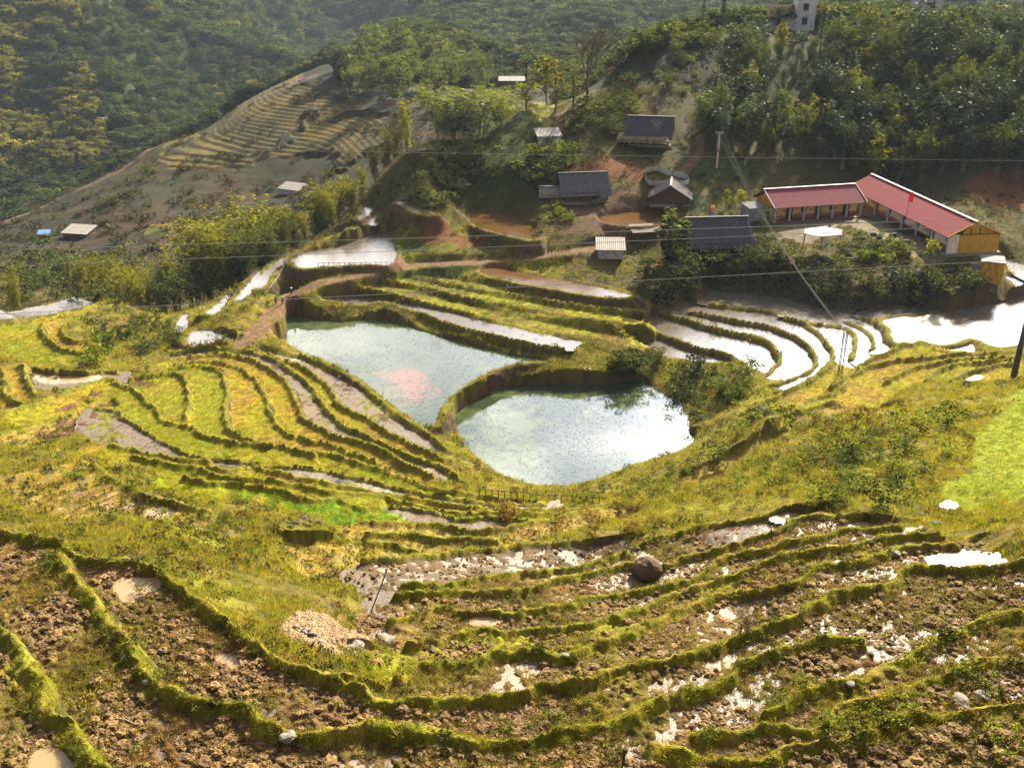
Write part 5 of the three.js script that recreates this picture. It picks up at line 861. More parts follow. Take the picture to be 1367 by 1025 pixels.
const stainTex = (() => { const n = 256, d = new Uint8Array(n * n * 4); for (let j = 0; j < n; j++) for (let i = 0; i < n; i++) { const x = i / n * 9, y = j / n * 9, s = sst(0.02, 0.5, fbm(x * 1.1, y * 0.5 + 3, 5) + 0.25 * vn(x * 5, y * 0.9)), f = 0.8 + 0.2 * vn(i * 0.35, j * 0.35), o = (j * n + i) * 4; d[o] = 255 * f * (1 - 0.45 * s); d[o + 1] = 255 * f * (1 - 0.55 * s); d[o + 2] = 255 * f * (1 - 0.5 * s); d[o + 3] = 255; } const t = new THREE.DataTexture(d, n, n); t.wrapS = t.wrapT = THREE.MirroredRepeatWrapping; t.magFilter = THREE.LinearFilter; t.needsUpdate = true; return t; })();
const M = {
  red: std(C(0.170, 0.008, 0.016), 0.85, { map: stainTex }), redPale: std(C(0.165, 0.030, 0.040), 0.85, { map: stainTex }), white: std(C(0.504, 0.476, 0.434), 0.7, { map: grainMap }), yellow: std(C(0.504, 0.280, 0.032), 0.9, { map: stainTex }), ochre: std(C(0.800, 0.500, 0.170), 0.9, { map: stainTex }), beige: std(C(0.760, 0.610, 0.460), 0.9, { map: stainTex }), green: std(C(0.025, 0.059, 0.042), 0.6), dado: std(C(0.294, 0.105, 0.056), 0.9), slab: std(C(0.210, 0.175, 0.140), 0.9, { map: grainMap }), stepr: std(C(0.154, 0.070, 0.049), 0.9),
  tile: std(C(0.059, 0.056, 0.059), 0.75, { map: stainTex }), tileGrey: std(C(0.098, 0.095, 0.095), 0.7, { map: stainTex }), sheet: std(C(0.189, 0.164, 0.133), 0.8, { map: stainTex }), sheetWhite: std(C(0.252, 0.231, 0.196), 0.8, { map: stainTex }), wood: std(C(0.095, 0.052, 0.028), 0.9, { map: grainMap }), woodDark: std(C(0.038, 0.027, 0.018), 0.95, { map: grainMap }), thatch: std(C(0.182, 0.133, 0.063), 1, { map: grainMap }), concrete: std(C(0.266, 0.259, 0.245), 0.9, { map: stainTex }), wash: std(C(0.392, 0.371, 0.350), 0.9, { map: stainTex }), blue: std(C(0.042, 0.112, 0.385), 0.6), glass: std(C(0.021, 0.028, 0.032), 0.15), grey: std(C(0.140, 0.133, 0.126), 0.8, { map: grainMap }),
};
function site(p0, p1) { // a group whose x axis runs from p0 to p1 and whose front looks to the right hand of that line
  const o = new THREE.Group(); o.position.set(p0[0], p0[1], -p0[2]); o.rotation.y = Math.atan2(p1[2] - p0[2], p1[0] - p0[0]); return [o, Math.hypot(p1[0] - p0[0], p1[2] - p0[2])];
}
const gableWall = (dep, eave, ridge, rz, th) => { const s = new THREE.Shape([new THREE.Vector2(0, 0), new THREE.Vector2(dep, 0), new THREE.Vector2(dep, eave), new THREE.Vector2(rz, ridge), new THREE.Vector2(0, eave)]); return new THREE.ExtrudeGeometry(s, { depth: th, bevelEnabled: false }).rotateY(Math.PI / 2); };
{ // short school wing
  const [o, len] = site(atY(1033, 298, -43.8), atY(1149, 290, -43.8)); add(o, 'school_building'); tag(o, 'short ochre school wing with pale red metal roof and green doors', 'building');
  mesh('floor_slab', bx(len + 0.6, 0.5, 7.6, len / 2, -0.02, -3.2), M.stepr, o);
  mesh('wall', bx(len, 2.75, 0.2, len / 2, 1.6, -1.6), M.ochre, o); mesh('back_wall', bx(len, 2.75, 0.2, len / 2, 1.6, -6.4), M.ochre, o);
  mesh('dado', bx(len - 0.1, 0.55, 0.04, len / 2, 0.52, -1.47), M.dado, o);
  for (const x of [0.0, len - 0.2]) { const g = mesh('gable_wall', gableWall(5.0, 2.7, 4.15, 2.1, 0.22), M.yellow, o); g.position.set(x, 0.23, -1.5); }
  const bays = 6; for (let i = 0; i <= bays; i++) { const c = mesh('column', bx(0.26, 2.5, 0.26, 0, 1.48, 0), M.white, o); c.position.x = 0.15 + (len - 0.3) * i / bays; }
  for (let i = 0; i < bays; i++) { const x = 0.15 + (len - 0.3) * (i + 0.28) / bays; if (i % 2) { const d = mesh('door', bx(0.95, 2.15, 0.08, x, 1.3, -1.46), M.green, o); mesh('door_frame', mergeGeometries([bx(0.09, 2.25, 0.1, x - 0.52, 1.33, -1.45), bx(0.09, 2.25, 0.1, x + 0.52, 1.33, -1.45)]), M.woodDark, d); } else { const w = mesh('window', bx(0.95, 1.15, 0.06, x, 1.75, -1.47), M.green, o); mesh('sill', bx(1.1, 0.07, 0.16, x, 1.14, -1.43), M.white, w); mesh('pane', bx(0.36, 0.95, 0.03, x + 0.22, 1.75, -1.425), M.glass, w); } }
  slope('roof_slope', o, M.redPale, len / 2, len + 1.0, 4.95, -3.6, 2.72, 0.75, 0.4, 0.02); slope('roof_slope', o, M.redPale, len / 2, len + 1.0, 4.95, -3.6, 2.8, -7.2, 0.4, 0.02);
  mesh('ridge_cap', bx(len + 1.05, 0.07, 0.42, len / 2, 5.02, -3.6), M.white, o);
  for (const x of [-0.5, len + 0.5]) { const v = mesh('verge', bx(0.1, 0.16, 4.9, 0, 0, 0), M.white, o); v.position.set(x, 3.87, -1.43); v.rotation.x = Math.atan2(2.2, 4.35); }
}
{ // long school wing
  const [o, len] = site(atY(1134, 272, -43.8), atY(1264, 341, -43.8)); add(o, 'school_building'); tag(o, 'long school wing with bright red metal roof, white columns and a stained yellow end wall', 'building');
  mesh('floor_slab', bx(len + 0.4, 0.6, 9.4, len / 2, -0.05, -4.0), M.slab, o);
  mesh('wall', bx(len, 2.9, 0.2, len / 2, 1.7, -1.7), M.beige, o); mesh('back_wall', bx(len, 2.9, 0.2, len / 2, 1.7, -8.1), M.yellow, o); mesh('dado', bx(len - 0.1, 0.5, 0.04, len / 2, 0.5, -1.57), M.dado, o);
  for (const x of [0, len - 0.24]) { const g = mesh('gable_wall', gableWall(6.6, 2.85, 4.6, 2.1, 0.26), M.yellow, o); g.position.set(x, 0.25, -1.6); }
  mesh('end_wall', bx(0.2, 2.9, 1.5, len - 0.12, 1.7, -0.85), M.beige, o);
  for (const z of [-1.9, -3.3, -4.7]) mesh('gable_post', bx(0.08, 0.9, 0.12, len + 0.02 + 0.04, 3.65, z), M.woodDark, o);
  mesh('gable_rail', bx(0.08, 0.12, 6.3, len + 0.06, 3.14, -4.8), M.woodDark, o);
  const bays = 7; for (let i = 0; i <= bays; i++) { const c = mesh('column', bx(0.26, 2.6, 0.26, 0, 1.55, 0), M.white, o); c.position.x = 0.15 + (len - 0.3) * i / bays; }
  for (let i = 0; i < bays; i++) { const x = 0.15 + (len - 0.3) * (i + 0.45) / bays; if (i % 2) { const d = mesh('door', bx(1.05, 2.2, 0.08, x, 1.35, -1.56), M.green, o); mesh('door_frame', mergeGeometries([bx(0.09, 2.3, 0.1, x - 0.57, 1.38, -1.55), bx(0.09, 2.3, 0.1, x + 0.57, 1.38, -1.55)]), M.woodDark, d); } else { const w = mesh('window', bx(1.1, 1.25, 0.06, x, 1.85, -1.57), M.green, o); mesh('sill', bx(1.25, 0.07, 0.16, x, 1.19, -1.53), M.white, w); mesh('pane', bx(0.42, 1.05, 0.03, x + 0.25, 1.85, -1.525), M.glass, w); } }
  mesh('fascia', bx(len + 0.4, 0.3, 0.1, len / 2, 2.92, 0.32), M.white, o);
  slope('roof_slope', o, M.red, len / 2, len + 0.9, 5.15, -3.7, 3.0, 0.7, 0.5, 0.022); slope('roof_slope', o, M.red, len / 2, len + 0.9, 5.15, -3.7, 3.0, -8.7, 0.5, 0.022);
  mesh('ridge_cap', bx(len + 0.95, 0.07, 0.42, len / 2, 5.22, -3.7), M.white, o);
  const v = mesh('verge', bx(0.12, 0.18, 4.9, 0, 0, 0), M.yellow, o); v.position.set(len + 0.46, 3.98, -1.5); v.rotation.x = Math.atan2(2.15, 4.4);
  const v2 = mesh('verge', bx(0.12, 0.18, 5.4, 0, 0, 0), M.yellow, o); v2.position.set(len + 0.46, 3.98, -6.2); v2.rotation.x = -Math.atan2(2.15, 5.0);
}
{ // outhouse below the end wall
  const [o, len] = site(atY(1307, 376, -46.0), atY(1337, 379, -46.0)); add(o, 'outhouse'); tag(o, 'small yellow flat-roofed outhouse below the end wall of the long school wing', 'outhouse');
  mesh('wall', bx(len, 3.1, 3.4, len / 2, 1.45, -1.7), M.yellow, o); mesh('roof_slab', bx(len + 0.3, 0.16, 3.8, len / 2, 3.08, -1.7), M.grey, o); mesh('buttress', bx(1.4, 2.6, 0.5, -0.65, 1.2, -0.6), M.slab, o); mesh('buttress', bx(0.25, 1.1, 0.2, len * 0.62, 0.6, 0.1), M.yellow, o);
}
function oldHouse(name, label, p0, p1, q) {
  const [o, len] = site(p0, p1); add(o, name); tag(o, label, 'house'); const { dep, eave, ridge, over = 0.5, roof, wall, pitch = 0.3, amp = 0.035, back = 1 } = q, rz = -dep / 2, ey = eave - over * (ridge - eave) / (dep / 2);
  mesh('floor', bx(len + 0.4, 0.5, dep + 0.4, len / 2, -0.12, -dep / 2), M.village ?? M.slab, o);
  const wl = mesh('wall', planks(len, eave, 0.1, Math.round(len / 0.35), 5), wall, o); wl.position.set(len / 2, 0.1, -0.06);
  const wb = mesh('back_wall', planks(len, eave, 0.1, Math.round(len / 0.35), 6), wall, o); wb.position.set(len / 2, 0.1, -dep + 0.06);
  for (const x of [0.12, len - 0.22]) { const g = mesh('gable_wall', gableWall(dep - 0.26, eave, ridge - 0.14, (dep - 0.26) / 2, 0.1), wall, o); g.position.set(x, 0.1, -0.13); }
  for (const f of q.doors ?? []) mesh('door', bx(0.9, Math.min(1.8, eave - 0.1), 0.08, len * f, Math.min(1.8, eave - 0.1) / 2 + 0.14, 0.04), M.woodDark, o);
  for (const f of q.windows ?? []) mesh('window', bx(0.8, 0.6, 0.08, len * f, eave * 0.65, 0.04), M.glass, o);
  slope('roof_slope', o, roof, len / 2, len + over * 2, ridge, rz, ey, over, pitch, amp); if (back) slope('roof_slope', o, roof, len / 2, len + over * 2, ridge, rz, ey, -dep - over, pitch, amp);
  mesh('ridge_cap', bx(len + over * 2, 0.09, 0.36, len / 2, ridge + 0.06, rz), q.cap ?? M.grey, o);
  return [o, len];
}
const gnd = (u, v, dy = 0) => { const p = hit(u, v, H); return [p[0], p[1] + dy, p[2]]; };
{
  const [h4] = oldHouse('tiled_house', 'low timber house with a dark corrugated roof left of the schoolyard', atY(926, 341, -45.1), atY(1001, 339, -45.1), { dep: 8.4, eave: 1.75, ridge: 4.9, over: 0.7, roof: M.tile, wall: M.woodDark, pitch: 0.45, amp: 0.05, doors: [0.3, 0.6] });
  const [h2] = oldHouse('timber_house', 'timber house with a grey tiled roof between the two ponds and the orange bank', atY(753, 271, -41.2), atY(812, 269, -41.2), { dep: 6.4, eave: 1.6, ridge: 4.4, over: 0.5, roof: M.tileGrey, wall: M.wood, pitch: 0.4, amp: 0.05, doors: [0.7], windows: [0.35], cap: M.tile });
  oldHouse('lean_to_shed', 'low shed with pale tiles against the left end of the grey tiled house', atY(722, 270, -41.2), atY(750, 270, -41.2), { dep: 3.6, eave: 1.1, ridge: 2.3, over: 0.3, roof: M.sheet, wall: M.wood, pitch: 0.3 });
  // gable hut: its ridge runs away from the viewer
  oldHouse('gable_hut', 'brown plank hut with its open gable end beside the grey tiled house', atY(871, 262, -41.3), atY(869, 273.5, -41.4), { dep: 6.3, eave: 1.5, ridge: 3.4, over: 0.55, roof: M.sheet, wall: M.wood, pitch: 0.3, doors: [], windows: [], cap: M.sheetWhite });
  oldHouse('dark_roofed_house', 'old house with a big dark grey roof on the hillside above the netting', atY(838, 193, -35.3), atY(893, 195, -35.3), { dep: 7.5, eave: 1.7, ridge: 4.7, over: 0.6, roof: M.tile, wall: M.woodDark, pitch: 0.5, doors: [0.5] });
  { const [o, len] = site(atY(826, 196, -35.6), atY(893, 199, -35.6)); add(o, 'thatched_porch'); tag(o, 'ragged straw lean-to roof along the front of the dark-roofed house', 'lean-to'); const r = rngOf(8), a = []; for (let i = 0; i < 46; i++) a.push(bx(0.12 + 0.12 * r(), 0.05, 2.2 + r() * 0.9, len * (i + r()) / 46, r() * 0.08, (r() - 0.5) * 0.5)); const th = mesh('straw', mergeGeometries(a), M.thatch, o); th.position.y = 1.55; th.rotation.x = 0.32; for (let i = 0; i < 5; i++) mesh('post', bx(0.12, 1.6, 0.12, 0.2 + (len - 0.4) * i / 4, 0.6, 0.9), M.wood, o); mesh('backing', bx(len, 0.05, 2, len / 2, 1.45, -0.2), M.woodDark, o).rotation.x = 0; }
  const hut = (name, label, p0, p1, dep, h0, h1, roof, wall, over = 0.3, open = false) => { const [o, len] = site(p0, p1); add(o, name); tag(o, label, 'hut'); if (open) for (const [x, z, h] of [[0.1, -0.1, h0], [len - 0.1, -0.1, h0], [0.1, -dep + 0.1, h1], [len - 0.1, -dep + 0.1, h1]]) mesh('post', bx(0.12, h + 0.4, 0.12, x, h / 2 - 0.2, z), M.wood, o); else { mesh('wall', bx(len, h0, 0.12, len / 2, h0 / 2 - 0.1, -0.06), wall, o); mesh('back_wall', bx(len, h1, 0.12, len / 2, h1 / 2 - 0.1, -dep + 0.06), wall, o); const s = new THREE.Shape([new THREE.Vector2(0, -0.2), new THREE.Vector2(dep, -0.2), new THREE.Vector2(dep, h1 - 0.12), new THREE.Vector2(0, h0 - 0.12)]); for (const x of [0.02, len - 0.12]) { const g = mesh('side_wall', new THREE.ExtrudeGeometry(s, { depth: 0.1, bevelEnabled: false }).rotateY(Math.PI / 2), wall, o); g.position.set(x, 0, 0); } } if (open) mesh('platform', bx(len - 0.1, 0.12, dep - 0.1, len / 2, h0 * 0.35, -dep / 2), M.wood, o); slope('roof', o, roof, len / 2, len + over * 2, h1 + 0.1, -dep - over, h0 - 0.03, over, 0.3, 0.03); return o; };
  hut('whitewashed_hut', 'small whitewashed hut with a flat pale roof beside the stony track', gnd(719, 193), gnd(749, 194), 3.6, 1.55, 2.3, M.sheetWhite, M.wash);
  hut('field_shelter', 'tiny open shelter on posts with a tilted pale roof on the shaded slope', gnd(608, 259), gnd(627, 258), 2.6, 1.35, 1.9, M.sheet, M.wood, 0.3, true);
  hut('pale_shed', 'small shed with pale walls and a bleached sheet roof below the orange pond', gnd(798, 345), gnd(832, 350), 3.4, 1.5, 2.3, M.sheetWhite, M.wash, 0.35);
  hut('low_shed', 'low bleached lean-to beside the tall leafy tree', gnd(846, 318), gnd(884, 317), 2.4, 1.0, 1.5, M.sheet, M.wood, 0.25);
  hut('concrete_block', 'small grey concrete hut beside the short school wing', gnd(1000, 296), gnd(1021, 296), 3.0, 2.3, 2.5, M.grey, M.concrete, 0.15);
  hut('valley_hut', 'lone pale hut with a blue side across the valley', gnd(372, 259), gnd(399, 257), 4, 1.8, 2.9, M.sheetWhite, M.wash, 0.3);
  hut('valley_hut', 'grey sheet-roofed hut beside the blue tarpaulin shelter in the valley', gnd(84, 318), gnd(115, 316), 4.6, 1.6, 2.6, M.sheetWhite, M.wood, 0.4);
  hut('tarpaulin_shelter', 'tiny shelter under a blue tarpaulin in the valley', gnd(51, 318), gnd(66, 318), 2.4, 1.2, 1.5, M.blue, M.wood, 0.2, true);
  hut('far_house', 'long low grey-roofed house half hidden behind the ridge trees', (p => [p[0], p[1] - 1, p[2]])(atT(668, 113, 250)), (p => [p[0], p[1] - 1, p[2]])(atT(702, 113, 250)), 4, 2.0, 2.4, M.grey, M.grey, 0.5);
}
{ // houses on the hilltop
  const b = atT(1060, 50, 245), y = Math.max(S(b[0], b[2]), b[1] - 1.5); const o = new THREE.Group(); add(o, 'hilltop_house'); tag(o, 'white two-storey house with a brown-roofed wing on the wooded hilltop', 'house'); o.position.set(b[0], y - 0.5, -b[2]);
  mesh('wall', bx(4.6, 8.6, 4, 2.4, 4.3, -2), M.white, o); mesh('wing_wall', bx(6.6, 3.6, 4, -3.2, 2, -2), M.wash, o); slope('wing_roof', o, M.thatch, -3.3, 7.2, 6.4, -3.4, 3.9, 0.6, 0.4); mesh('roof_slab', bx(5.2, 0.2, 4.6, 2.4, 8.7, -2), M.grey, o);
  for (const yy of [5.6, 2.4]) { const w = mesh('window', bx(1.3, 1.5, 0.1, 2.2, yy + 0.5, 0.04), M.glass, o); mesh('sill', bx(1.6, 0.12, 0.2, 2.2, yy - 0.32, 0.08), M.concrete, w); }
  const c = hit(1238, 42, S), p = new THREE.Group(); add(p, 'hilltop_house'); tag(p, 'pale flat-roofed house showing between the trees on the wooded hilltop', 'house'); p.position.set(c[0], c[1] - 0.5, -c[2]); mesh('wall', bx(6, 8, 5, 0, 4, -2.5), M.wash, p); mesh('roof_slab', bx(7, 0.3, 6, 0, 8.2, -2.5), M.white, p); mesh('balcony_slab', bx(7, 0.25, 1.2, 0, 5.2, 0.5), M.white, p); mesh('window', bx(2, 1.4, 0.1, 0, 6.6, 0.03), M.glass, p);
}
{ // schoolyard canopy and table
  const b = atY(1097, 327, -43.8), o = new THREE.Group(); add(o, 'canopy'); tag(o, 'pink and white fabric canopy on thin posts at the edge of the schoolyard', 'canopy'); o.position.set(b[0], b[1], -b[2]); o.rotation.y = 0.3;
  const n = 6, pos = [], pos2 = [], R0 = 2.7; for (let i = 0; i < n; i++) { const a = i / n * 6.283, c = (i + 1) / n * 6.283, t = i % 2 ? pos : pos2; t.push(0, 2.85, 0, Math.cos(c) * R0 * 1.25, 2.15, Math.sin(c) * R0, Math.cos(a) * R0 * 1.25, 2.15, Math.sin(a) * R0, 0, 2.81, 0, Math.cos(a) * R0 * 1.25, 2.11, Math.sin(a) * R0, Math.cos(c) * R0 * 1.25, 2.11, Math.sin(c) * R0); }
  const fg = P => { const g = new THREE.BufferGeometry(); g.setAttribute('position', new THREE.Float32BufferAttribute(P, 3)); g.computeVertexNormals(); return g; };
  mesh('canopy_panel', fg(pos), std(C(0.62, 0.25, 0.28), 0.9, { side: THREE.DoubleSide }), o); mesh('canopy_panel', fg(pos2), std(C(0.70, 0.62, 0.60), 0.9, { side: THREE.DoubleSide }), o);
  for (let i = 0; i < n; i++) { const a = i / n * 6.283; mesh('post', new THREE.CylinderGeometry(0.04, 0.05, 2.3, 6).translate(Math.cos(a) * R0 * 1.22, 1.05, Math.sin(a) * R0 * 0.97), M.wood, o); }
  const t = new THREE.Group(); add(t, 'round_table'); tag(t, 'round pale table under the fabric canopy', 'table'); t.position.set(b[0] + 0.3, b[1], -b[2] + 1.2); mesh('table_top', new THREE.CylinderGeometry(0.75, 0.75, 0.08, 20).translate(0, 0.74, 0), M.white, t); mesh('leg', new THREE.CylinderGeometry(0.12, 0.2, 0.72, 10).translate(0, 0.36, 0), M.concrete, t);
}
function flag(u, v, Yh, h, cols, label, wv = 0.9) { const b = atY(u, v, Yh), o = new THREE.Group(); add(o, 'flag'); tag(o, label, 'flag'); o.position.set(b[0], b[1], -b[2]); mesh('flagpole', new THREE.CylinderGeometry(0.03, 0.05, h, 6).translate(0, h / 2 - 0.2, 0), M.wood, o); cols.forEach((c, i) => { const g = new THREE.PlaneGeometry(wv, 1.7 / cols.length, 8, 3), P = g.attributes.position; for (let k = 0; k < P.count; k++) P.setZ(k, Math.sin(P.getX(k) * 7 + P.getY(k) * 2) * 0.12); g.translate(wv / 2 + 0.04, h - 1.2 - i * 1.7 / cols.length, 0).rotateY(0.5); g.computeVertexNormals(); mesh('cloth', g, std(c, 0.9, { side: THREE.DoubleSide }), o); }); }
flag(1205, 322, -43.8, 8.2, [C(0.75, 0.03, 0.02)], 'red flag on a tall thin pole in the schoolyard', 0.8);
flag(947, 300, -43, 4.2, [C(0.75, 0.5, 0.05), C(0.7, 0.1, 0.08), C(0.2, 0.15, 0.4)], 'small multicoloured flag behind the dark tiled house', 0.7);
// ---------------------------------------------------------------- poles and cables
function tubeThing(name, label, cat, pts, r, mat, group) { const o = new THREE.Mesh(limbGeo(pts, r, r, 5), mat); add(o, name); return tag(o, label, cat, group); }
const lead = std(C(0.32, 0.29, 0.25), 0.7), dark = std(C(0.05, 0.045, 0.04), 0.8);
let poleTop;
{ const b = gnd(957, 224), o = new THREE.Group(); add(o, 'utility_pole'); tag(o, 'pale concrete utility pole with a crossarm beside the green plot', 'pole'); const h = 6.4; o.position.set(b[0], b[1], -b[2]); mesh('shaft', bx(0.3, h, 0.26, 0, h / 2 - 0.2, 0), std(C(0.50, 0.42, 0.30), 0.9, { map: grainMap }), o); mesh('crossarm', bx(1.5, 0.12, 0.12, 0, h - 0.25, 0.2), M.sheetWhite, o); for (const x of [-0.65, -0.25, 0.25, 0.65]) mesh('insulator', new THREE.CylinderGeometry(0.06, 0.09, 0.25, 8).translate(x, h - 0.08, 0.2), M.white, o); mesh('meter_box', bx(0.4, 0.5, 0.3, -0.1, h * 0.5, 0.28), M.sheet, o); poleTop = x => [b[0] + x, b[1] + h, -b[2] + 0.2]; }
let lat;
{ // lattice pole by the flooded strips
  const b = gnd(1122, 497), o = new THREE.Group(); add(o, 'lattice_pole'); tag(o, 'thin dark lattice pole standing among the curved flooded strips', 'pole'); o.position.set(b[0], b[1], -b[2]); const h = 5.4, w = 0.22;
  for (const [x, z] of [[-w, -w], [w, -w], [w, w], [-w, w]]) mesh('leg', bx(0.06, h, 0.06, x, h / 2 - 0.2, z), dark, o);
  for (let i = 0; i < 13; i++) { const y = i * h / 13; for (const [x, z, r] of [[0, w, 0], [0, -w, 0], [w, 0, 1], [-w, 0, 1]]) { const m = mesh('brace', bx(r ? 0.04 : 0.5, 0.04, r ? 0.5 : 0.04, 0, 0, 0), dark, o); m.position.set(x, y + 0.2, z); if (r) m.rotation.x = i % 2 ? 0.7 : -0.7; else m.rotation.z = i % 2 ? 0.7 : -0.7; } }
  lat = [b[0], b[1] + h - 0.25, -b[2]];
}
const sagLine = (a, b, sag, n = 10) => { const p = []; for (let i = 0; i <= n; i++) { const t = i / n; p.push([mix(a[0], b[0], t), mix(a[1], b[1], t) - sag * 4 * t * (1 - t), mix(a[2], b[2], t)]); } return p; };
[-0.65, -0.25, 0.25, 0.65].forEach((x, i) => tubeThing('power_cable', 'thin wire sagging from the concrete pole down to the lattice pole', 'wire', sagLine(poleTop(x), [lat[0] + x * 0.35, lat[1], lat[2]], 1.6 + i * 0.25), 0.018, dark, 'wires between the two poles'));
{
  const P3 = (u, v, t) => { const p = atT(u, v, t); return [p[0], p[1], -p[2]]; };
  const post = (p, label, r = 0.14) => { const o = new THREE.Group(); add(o, 'utility_pole'); tag(o, label, 'pole'); const g = H(p[0], -p[2]), h = p[1] - g + 0.4; o.position.set(p[0], g, p[2]); mesh('shaft', new THREE.CylinderGeometry(r * 0.75, r, h + 0.4, 10).translate(0, h / 2 - 0.2, 0), M.concrete, o); mesh('crossarm', bx(0.12, 0.12, 1.6, 0, h - 0.4, 0), M.grey, o); };
  const run = (label, u0, v0, u1, v1, t, r, sag) => { const a = P3(u0, v0, t), b = P3(u1, v1, t); tubeThing('power_cable', label, 'wire', sagLine(a, b, sag, 16), r, lead); return [a, b]; };
  const B = run('upper of the two close overhead wires crossing in front of the school roofs', -160, 337, 1530, 283, 95, 0.028, 0.25), Cc = run('lower of the two close overhead wires crossing in front of the school roofs', -160, 360, 1530, 290, 95, 0.026, 0.25), Dd = run('lowest overhead wire crossing above the flooded strips and the schoolyard bank', -160, 427, 1530, 337, 88, 0.026, 0.1), A = run('thin high overhead wire crossing in front of the wooded hill', -160, 190, 1530, 216, 150, 0.022, 0.3);
  post(B[0], 'tall pole at the left end of the two close wires'); post(B[1], 'tall pole at the right end of the two close wires'); post(Dd[0], 'tall pole at the left end of the lowest wire'); post(Dd[1], 'tall pole at the right end of the lowest wire'); post(A[0], 'tall pole at the left end of the high wire'); post(A[1], 'tall pole at the right end of the high wire');
  { const a = hit(282, 461, H), b = hit(374, 371, H), c = atT(325, 426, (a[2] / ray(282, 461)[2] + b[2] / ray(374, 371)[2]) / 2 - 1); tubeThing('rope', 'pale rope slung from the flooded strips down to the curved terraces', 'rope', [[a[0], a[1] + 0.1, -a[2]], [c[0], c[1], -c[2]], [b[0], b[1] + 0.6, -b[2]]], 0.06, M.sheetWhite); }
}
{ // posts, sticks
  const b = gnd(1353, 506), top = atT(1372, 425, b[2] / ray(1353, 506)[2]); const o = new THREE.Mesh(limbGeo([[b[0], b[1] - 0.3, -b[2]], [(b[0] + top[0]) / 2, (b[1] + top[1]) / 2, -(b[2] + top[2]) / 2], [top[0], top[1], -top[2]]], 0.36, 0.28, 9), std(C(0.07, 0.05, 0.035), 0.95, { map: grainMap })); add(o, 'wooden_post'); tag(o, 'thick dark leaning wooden post at the corner of the lawn field', 'post');
  const st = (u0, v0, u1, v1, lift, label) => { const a = hit(u0, v0, H), q = hit(u1, v1, H), c = lift ? atT(u1, v1, a[2] / ray(u0, v0)[2]) : q; tubeThing('stick', label, 'stick', [[a[0], a[1] + 0.04, -a[2]], [(a[0] + c[0]) / 2, (a[1] + c[1]) / 2 + 0.05, -(a[2] + c[2]) / 2], [c[0], c[1] + 0.06, -c[2]]], 0.035, M.sheet); };
  st(495, 818, 517, 761, true, 'thin bamboo stick leaning beside the rubble patch'); st(143, 952, 193, 976, false, 'thin bamboo stick lying in the mud');
  // netting pen
  const P = [[861, 229], [868, 225], [880, 225], [893, 230], [909, 233], [919, 237], [916, 243], [893, 244], [877, 245], [864, 241]].map(([u, v]) => { const p = hit(u, v + 4, H); return [p[0], p[1], p[2]]; }), L = smoothLoop(P, true, 0.8), pos = [], idx = []; L.push(L[0]);
  L.forEach(([x, y, D], i) => { const h = 0.95 + 0.12 * vn(i * 0.7, 3); pos.push(x, y - 0.05, -D, x, y + h, -D, x + 0.03, y - 0.05, -D - 0.03, x + 0.03, y + h, -D - 0.03); if (i) { const k = i * 4, j = k - 4; idx.push(j, k, j + 1, k, k + 1, j + 1, j + 2, j + 3, k + 2, k + 2, j + 3, k + 3); } });
  const g = new THREE.BufferGeometry(); g.setAttribute('position', new THREE.Float32BufferAttribute(pos, 3)); g.setIndex(idx); g.computeVertexNormals(); const n = new THREE.Group(); add(n, 'net_pen'); tag(n, 'pale netting fence looped round an oval pen below the dark-roofed house', 'pen'); mesh('netting', g, std(C(0.42, 0.40, 0.34), 0.95, { side: THREE.DoubleSide, map: grainMap }), n); for (let i = 0; i < L.length - 1; i += 5) mesh('stake', bx(0.09, 1.3, 0.09, L[i][0], L[i][1] + 0.5, -L[i][2]), M.wood, n);
  // stake fences
  const fence = (a, b2, c, hh, label) => { const f = new THREE.Group(); add(f, 'stake_fence'); tag(f, label, 'fence'); let prev; for (let i = 0; i < c; i++) { const p = hit(mix(a[0], b2[0], i / (c - 1)), mix(a[1], b2[1], i / (c - 1)), H); mesh('stake', bx(0.07, hh, 0.07, p[0], p[1] + hh / 2 - 0.1, -p[2]), M.wood, f); if (prev) { const r = limbGeo([prev, [(prev[0] + p[0]) / 2, (prev[1] + p[1] + hh - 0.2) / 2, (prev[2] - p[2]) / 2], [p[0], p[1] + hh - 0.2, -p[2]]], 0.025, 0.025, 4); mesh('rail', r, M.wood, f); } prev = [p[0], p[1] + hh - 0.2, -p[2]]; } };
  fence([425, 358], [523, 357], 15, 1.0, 'thin stake fence along the edge of the wide flooded field'); fence([660, 346], [760, 336], 22, 1.1, 'row of dark stakes along the upper side of the path');
  fence([640, 662], [800, 672], 20, 0.8, 'low stick fence along the near rim of the round pond'); fence([745, 165], [728, 172], 6, 1.3, 'short rail fence along the stony track');
  // woodpile by the timber house
  const w0 = gnd(798, 272), wp = new THREE.Group(); add(wp, 'woodpile'); tag(wp, 'heap of bleached sticks in front of the grey tiled house', 'woodpile'); wp.position.set(w0[0], w0[1], -w0[2]); const r9 = rngOf(9); for (let i = 0; i < 26; i++) { const s = mesh('branch', new THREE.CylinderGeometry(0.04, 0.06, 1.6 + r9() * 1.4, 5), i % 3 ? M.sheet : M.wood, wp); s.position.set((r9() - 0.5) * 2.4, 0.15 + r9() * 0.7, (r9() - 0.5) * 1.2); s.rotation.set(1.4 + r9() * 0.4, r9() * 1.2, 1.2 + r9() * 0.6); }
}
console.log('buildings done');
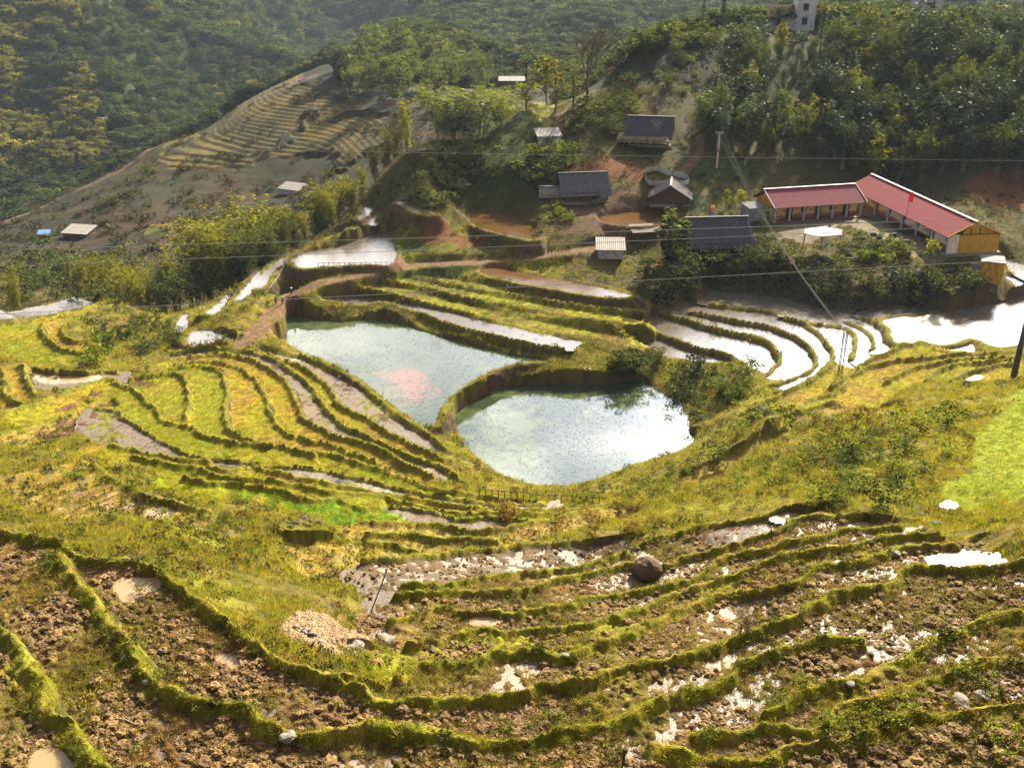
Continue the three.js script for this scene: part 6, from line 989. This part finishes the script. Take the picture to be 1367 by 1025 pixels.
// ---------------------------------------------------------------- three children on the path
function bodyGeo(bones, size, res) { // bones [ax,ay,az,ra, bx,by,bz,rb] in metres, joined by a smooth minimum
  const mc = new MarchingCubes(res, std(C(1, 1, 1)), false, false, 60000), n = res; mc.isolation = 0;
  for (let k = 0; k < n; k++) for (let j = 0; j < n; j++) for (let i = 0; i < n; i++) {
    const x = (i / n * 2 - 1) * size, y = (j / n * 2 - 1) * size, z = (k / n * 2 - 1) * size; let m = 1e9;
    for (const [ax, ay, az, ra, bx_, by_, bz_, rb] of bones) { const dx = bx_ - ax, dy = by_ - ay, dz = bz_ - az, t = clamp(((x - ax) * dx + (y - ay) * dy + (z - az) * dz) / (dx * dx + dy * dy + dz * dz + 1e-9), 0, 1), d = Math.hypot(x - ax - dx * t, y - ay - dy * t, z - az - dz * t) - mix(ra, rb, t), h = clamp(0.5 + 0.5 * (m - d) / 0.03, 0, 1); m = mix(m, d, h) - 0.03 * h * (1 - h); }
    mc.field[i + j * n + k * n * n] = -m;
  }
  mc.update(); const c = mc.count, g = new THREE.BufferGeometry(); g.setAttribute('position', new THREE.BufferAttribute(mc.positionArray.slice(0, c * 3), 3)); g.setAttribute('normal', new THREE.BufferAttribute(mc.normalArray.slice(0, c * 3), 3)); g.scale(size, size, size); return g;
}
{
  // a child of 1.1 m, feet at -0.55; walking
  const bones = [[0, -0.02, 0, 0.10, 0, 0.20, 0, 0.115], [0, 0.20, 0, 0.06, 0, 0.31, 0.01, 0.045], [0, 0.40, 0.01, 0.085, 0, 0.44, 0.01, 0.088],
    [0.06, -0.03, 0, 0.075, 0.07, -0.28, 0.06, 0.055], [0.07, -0.28, 0.06, 0.05, 0.07, -0.51, 0.02, 0.035], [0.07, -0.52, 0.02, 0.03, 0.07, -0.53, 0.12, 0.028], [-0.06, -0.03, 0, 0.075, -0.07, -0.28, -0.02, 0.055], [-0.07, -0.28, -0.02, 0.05, -0.07, -0.51, -0.10, 0.035], [-0.07, -0.52, -0.10, 0.03, -0.07, -0.53, 0.0, 0.028],
    [0.10, 0.24, 0, 0.05, 0.17, 0.06, -0.03, 0.038], [0.17, 0.06, -0.03, 0.036, 0.18, -0.09, 0.05, 0.026], [0.18, -0.09, 0.05, 0.026, 0.18, -0.15, 0.08, 0.018], [-0.10, 0.24, 0, 0.05, -0.17, 0.06, 0.03, 0.038], [-0.17, 0.06, 0.03, 0.036, -0.18, -0.09, 0.10, 0.026], [-0.18, -0.09, 0.10, 0.026, -0.18, -0.15, 0.13, 0.018]];
  const bg = bodyGeo(bones, 0.62, 64), cloth = [C(0.03, 0.025, 0.05), C(0.03, 0.03, 0.03), C(0.05, 0.03, 0.05)], hat = new THREE.SphereGeometry(0.1, 14, 10, 0, 6.3, 0, 1.6), brim = new THREE.CylinderGeometry(0.1, 0.15, 0.03, 14);
  const hg = mergeGeometries([hat.translate(0, 0.45, 0.01), brim.translate(0, 0.455, 0.01)]);
  [[389, 393, 'small child in dark clothes and a white hat alone on the path', 2.4, [0.75, 0.72, 0.7]], [368, 405, 'child in dark clothes and a dark cap beside another child on the path', 0.4, [0.04, 0.035, 0.04]], [377, 405, 'child in purple-black clothes with a pale hat beside another on the path', 0.9, [0.3, 0.25, 0.3]]].forEach(([u, v, label, turn, hc], i) => {
    const p = hit(u, v, H), o = new THREE.Group(); add(o, 'person'); tag(o, label, 'person', undefined); o.position.set(p[0], p[1], -p[2]); o.rotation.y = turn;
    const b = mesh('body', bg, std(cloth[i], 0.9), o); b.position.y = 0.54; const h = mesh('hat', hg, std(C(...hc), 0.9), o); h.position.y = 0.54;
  });
}
renderer.render(scene, camera);
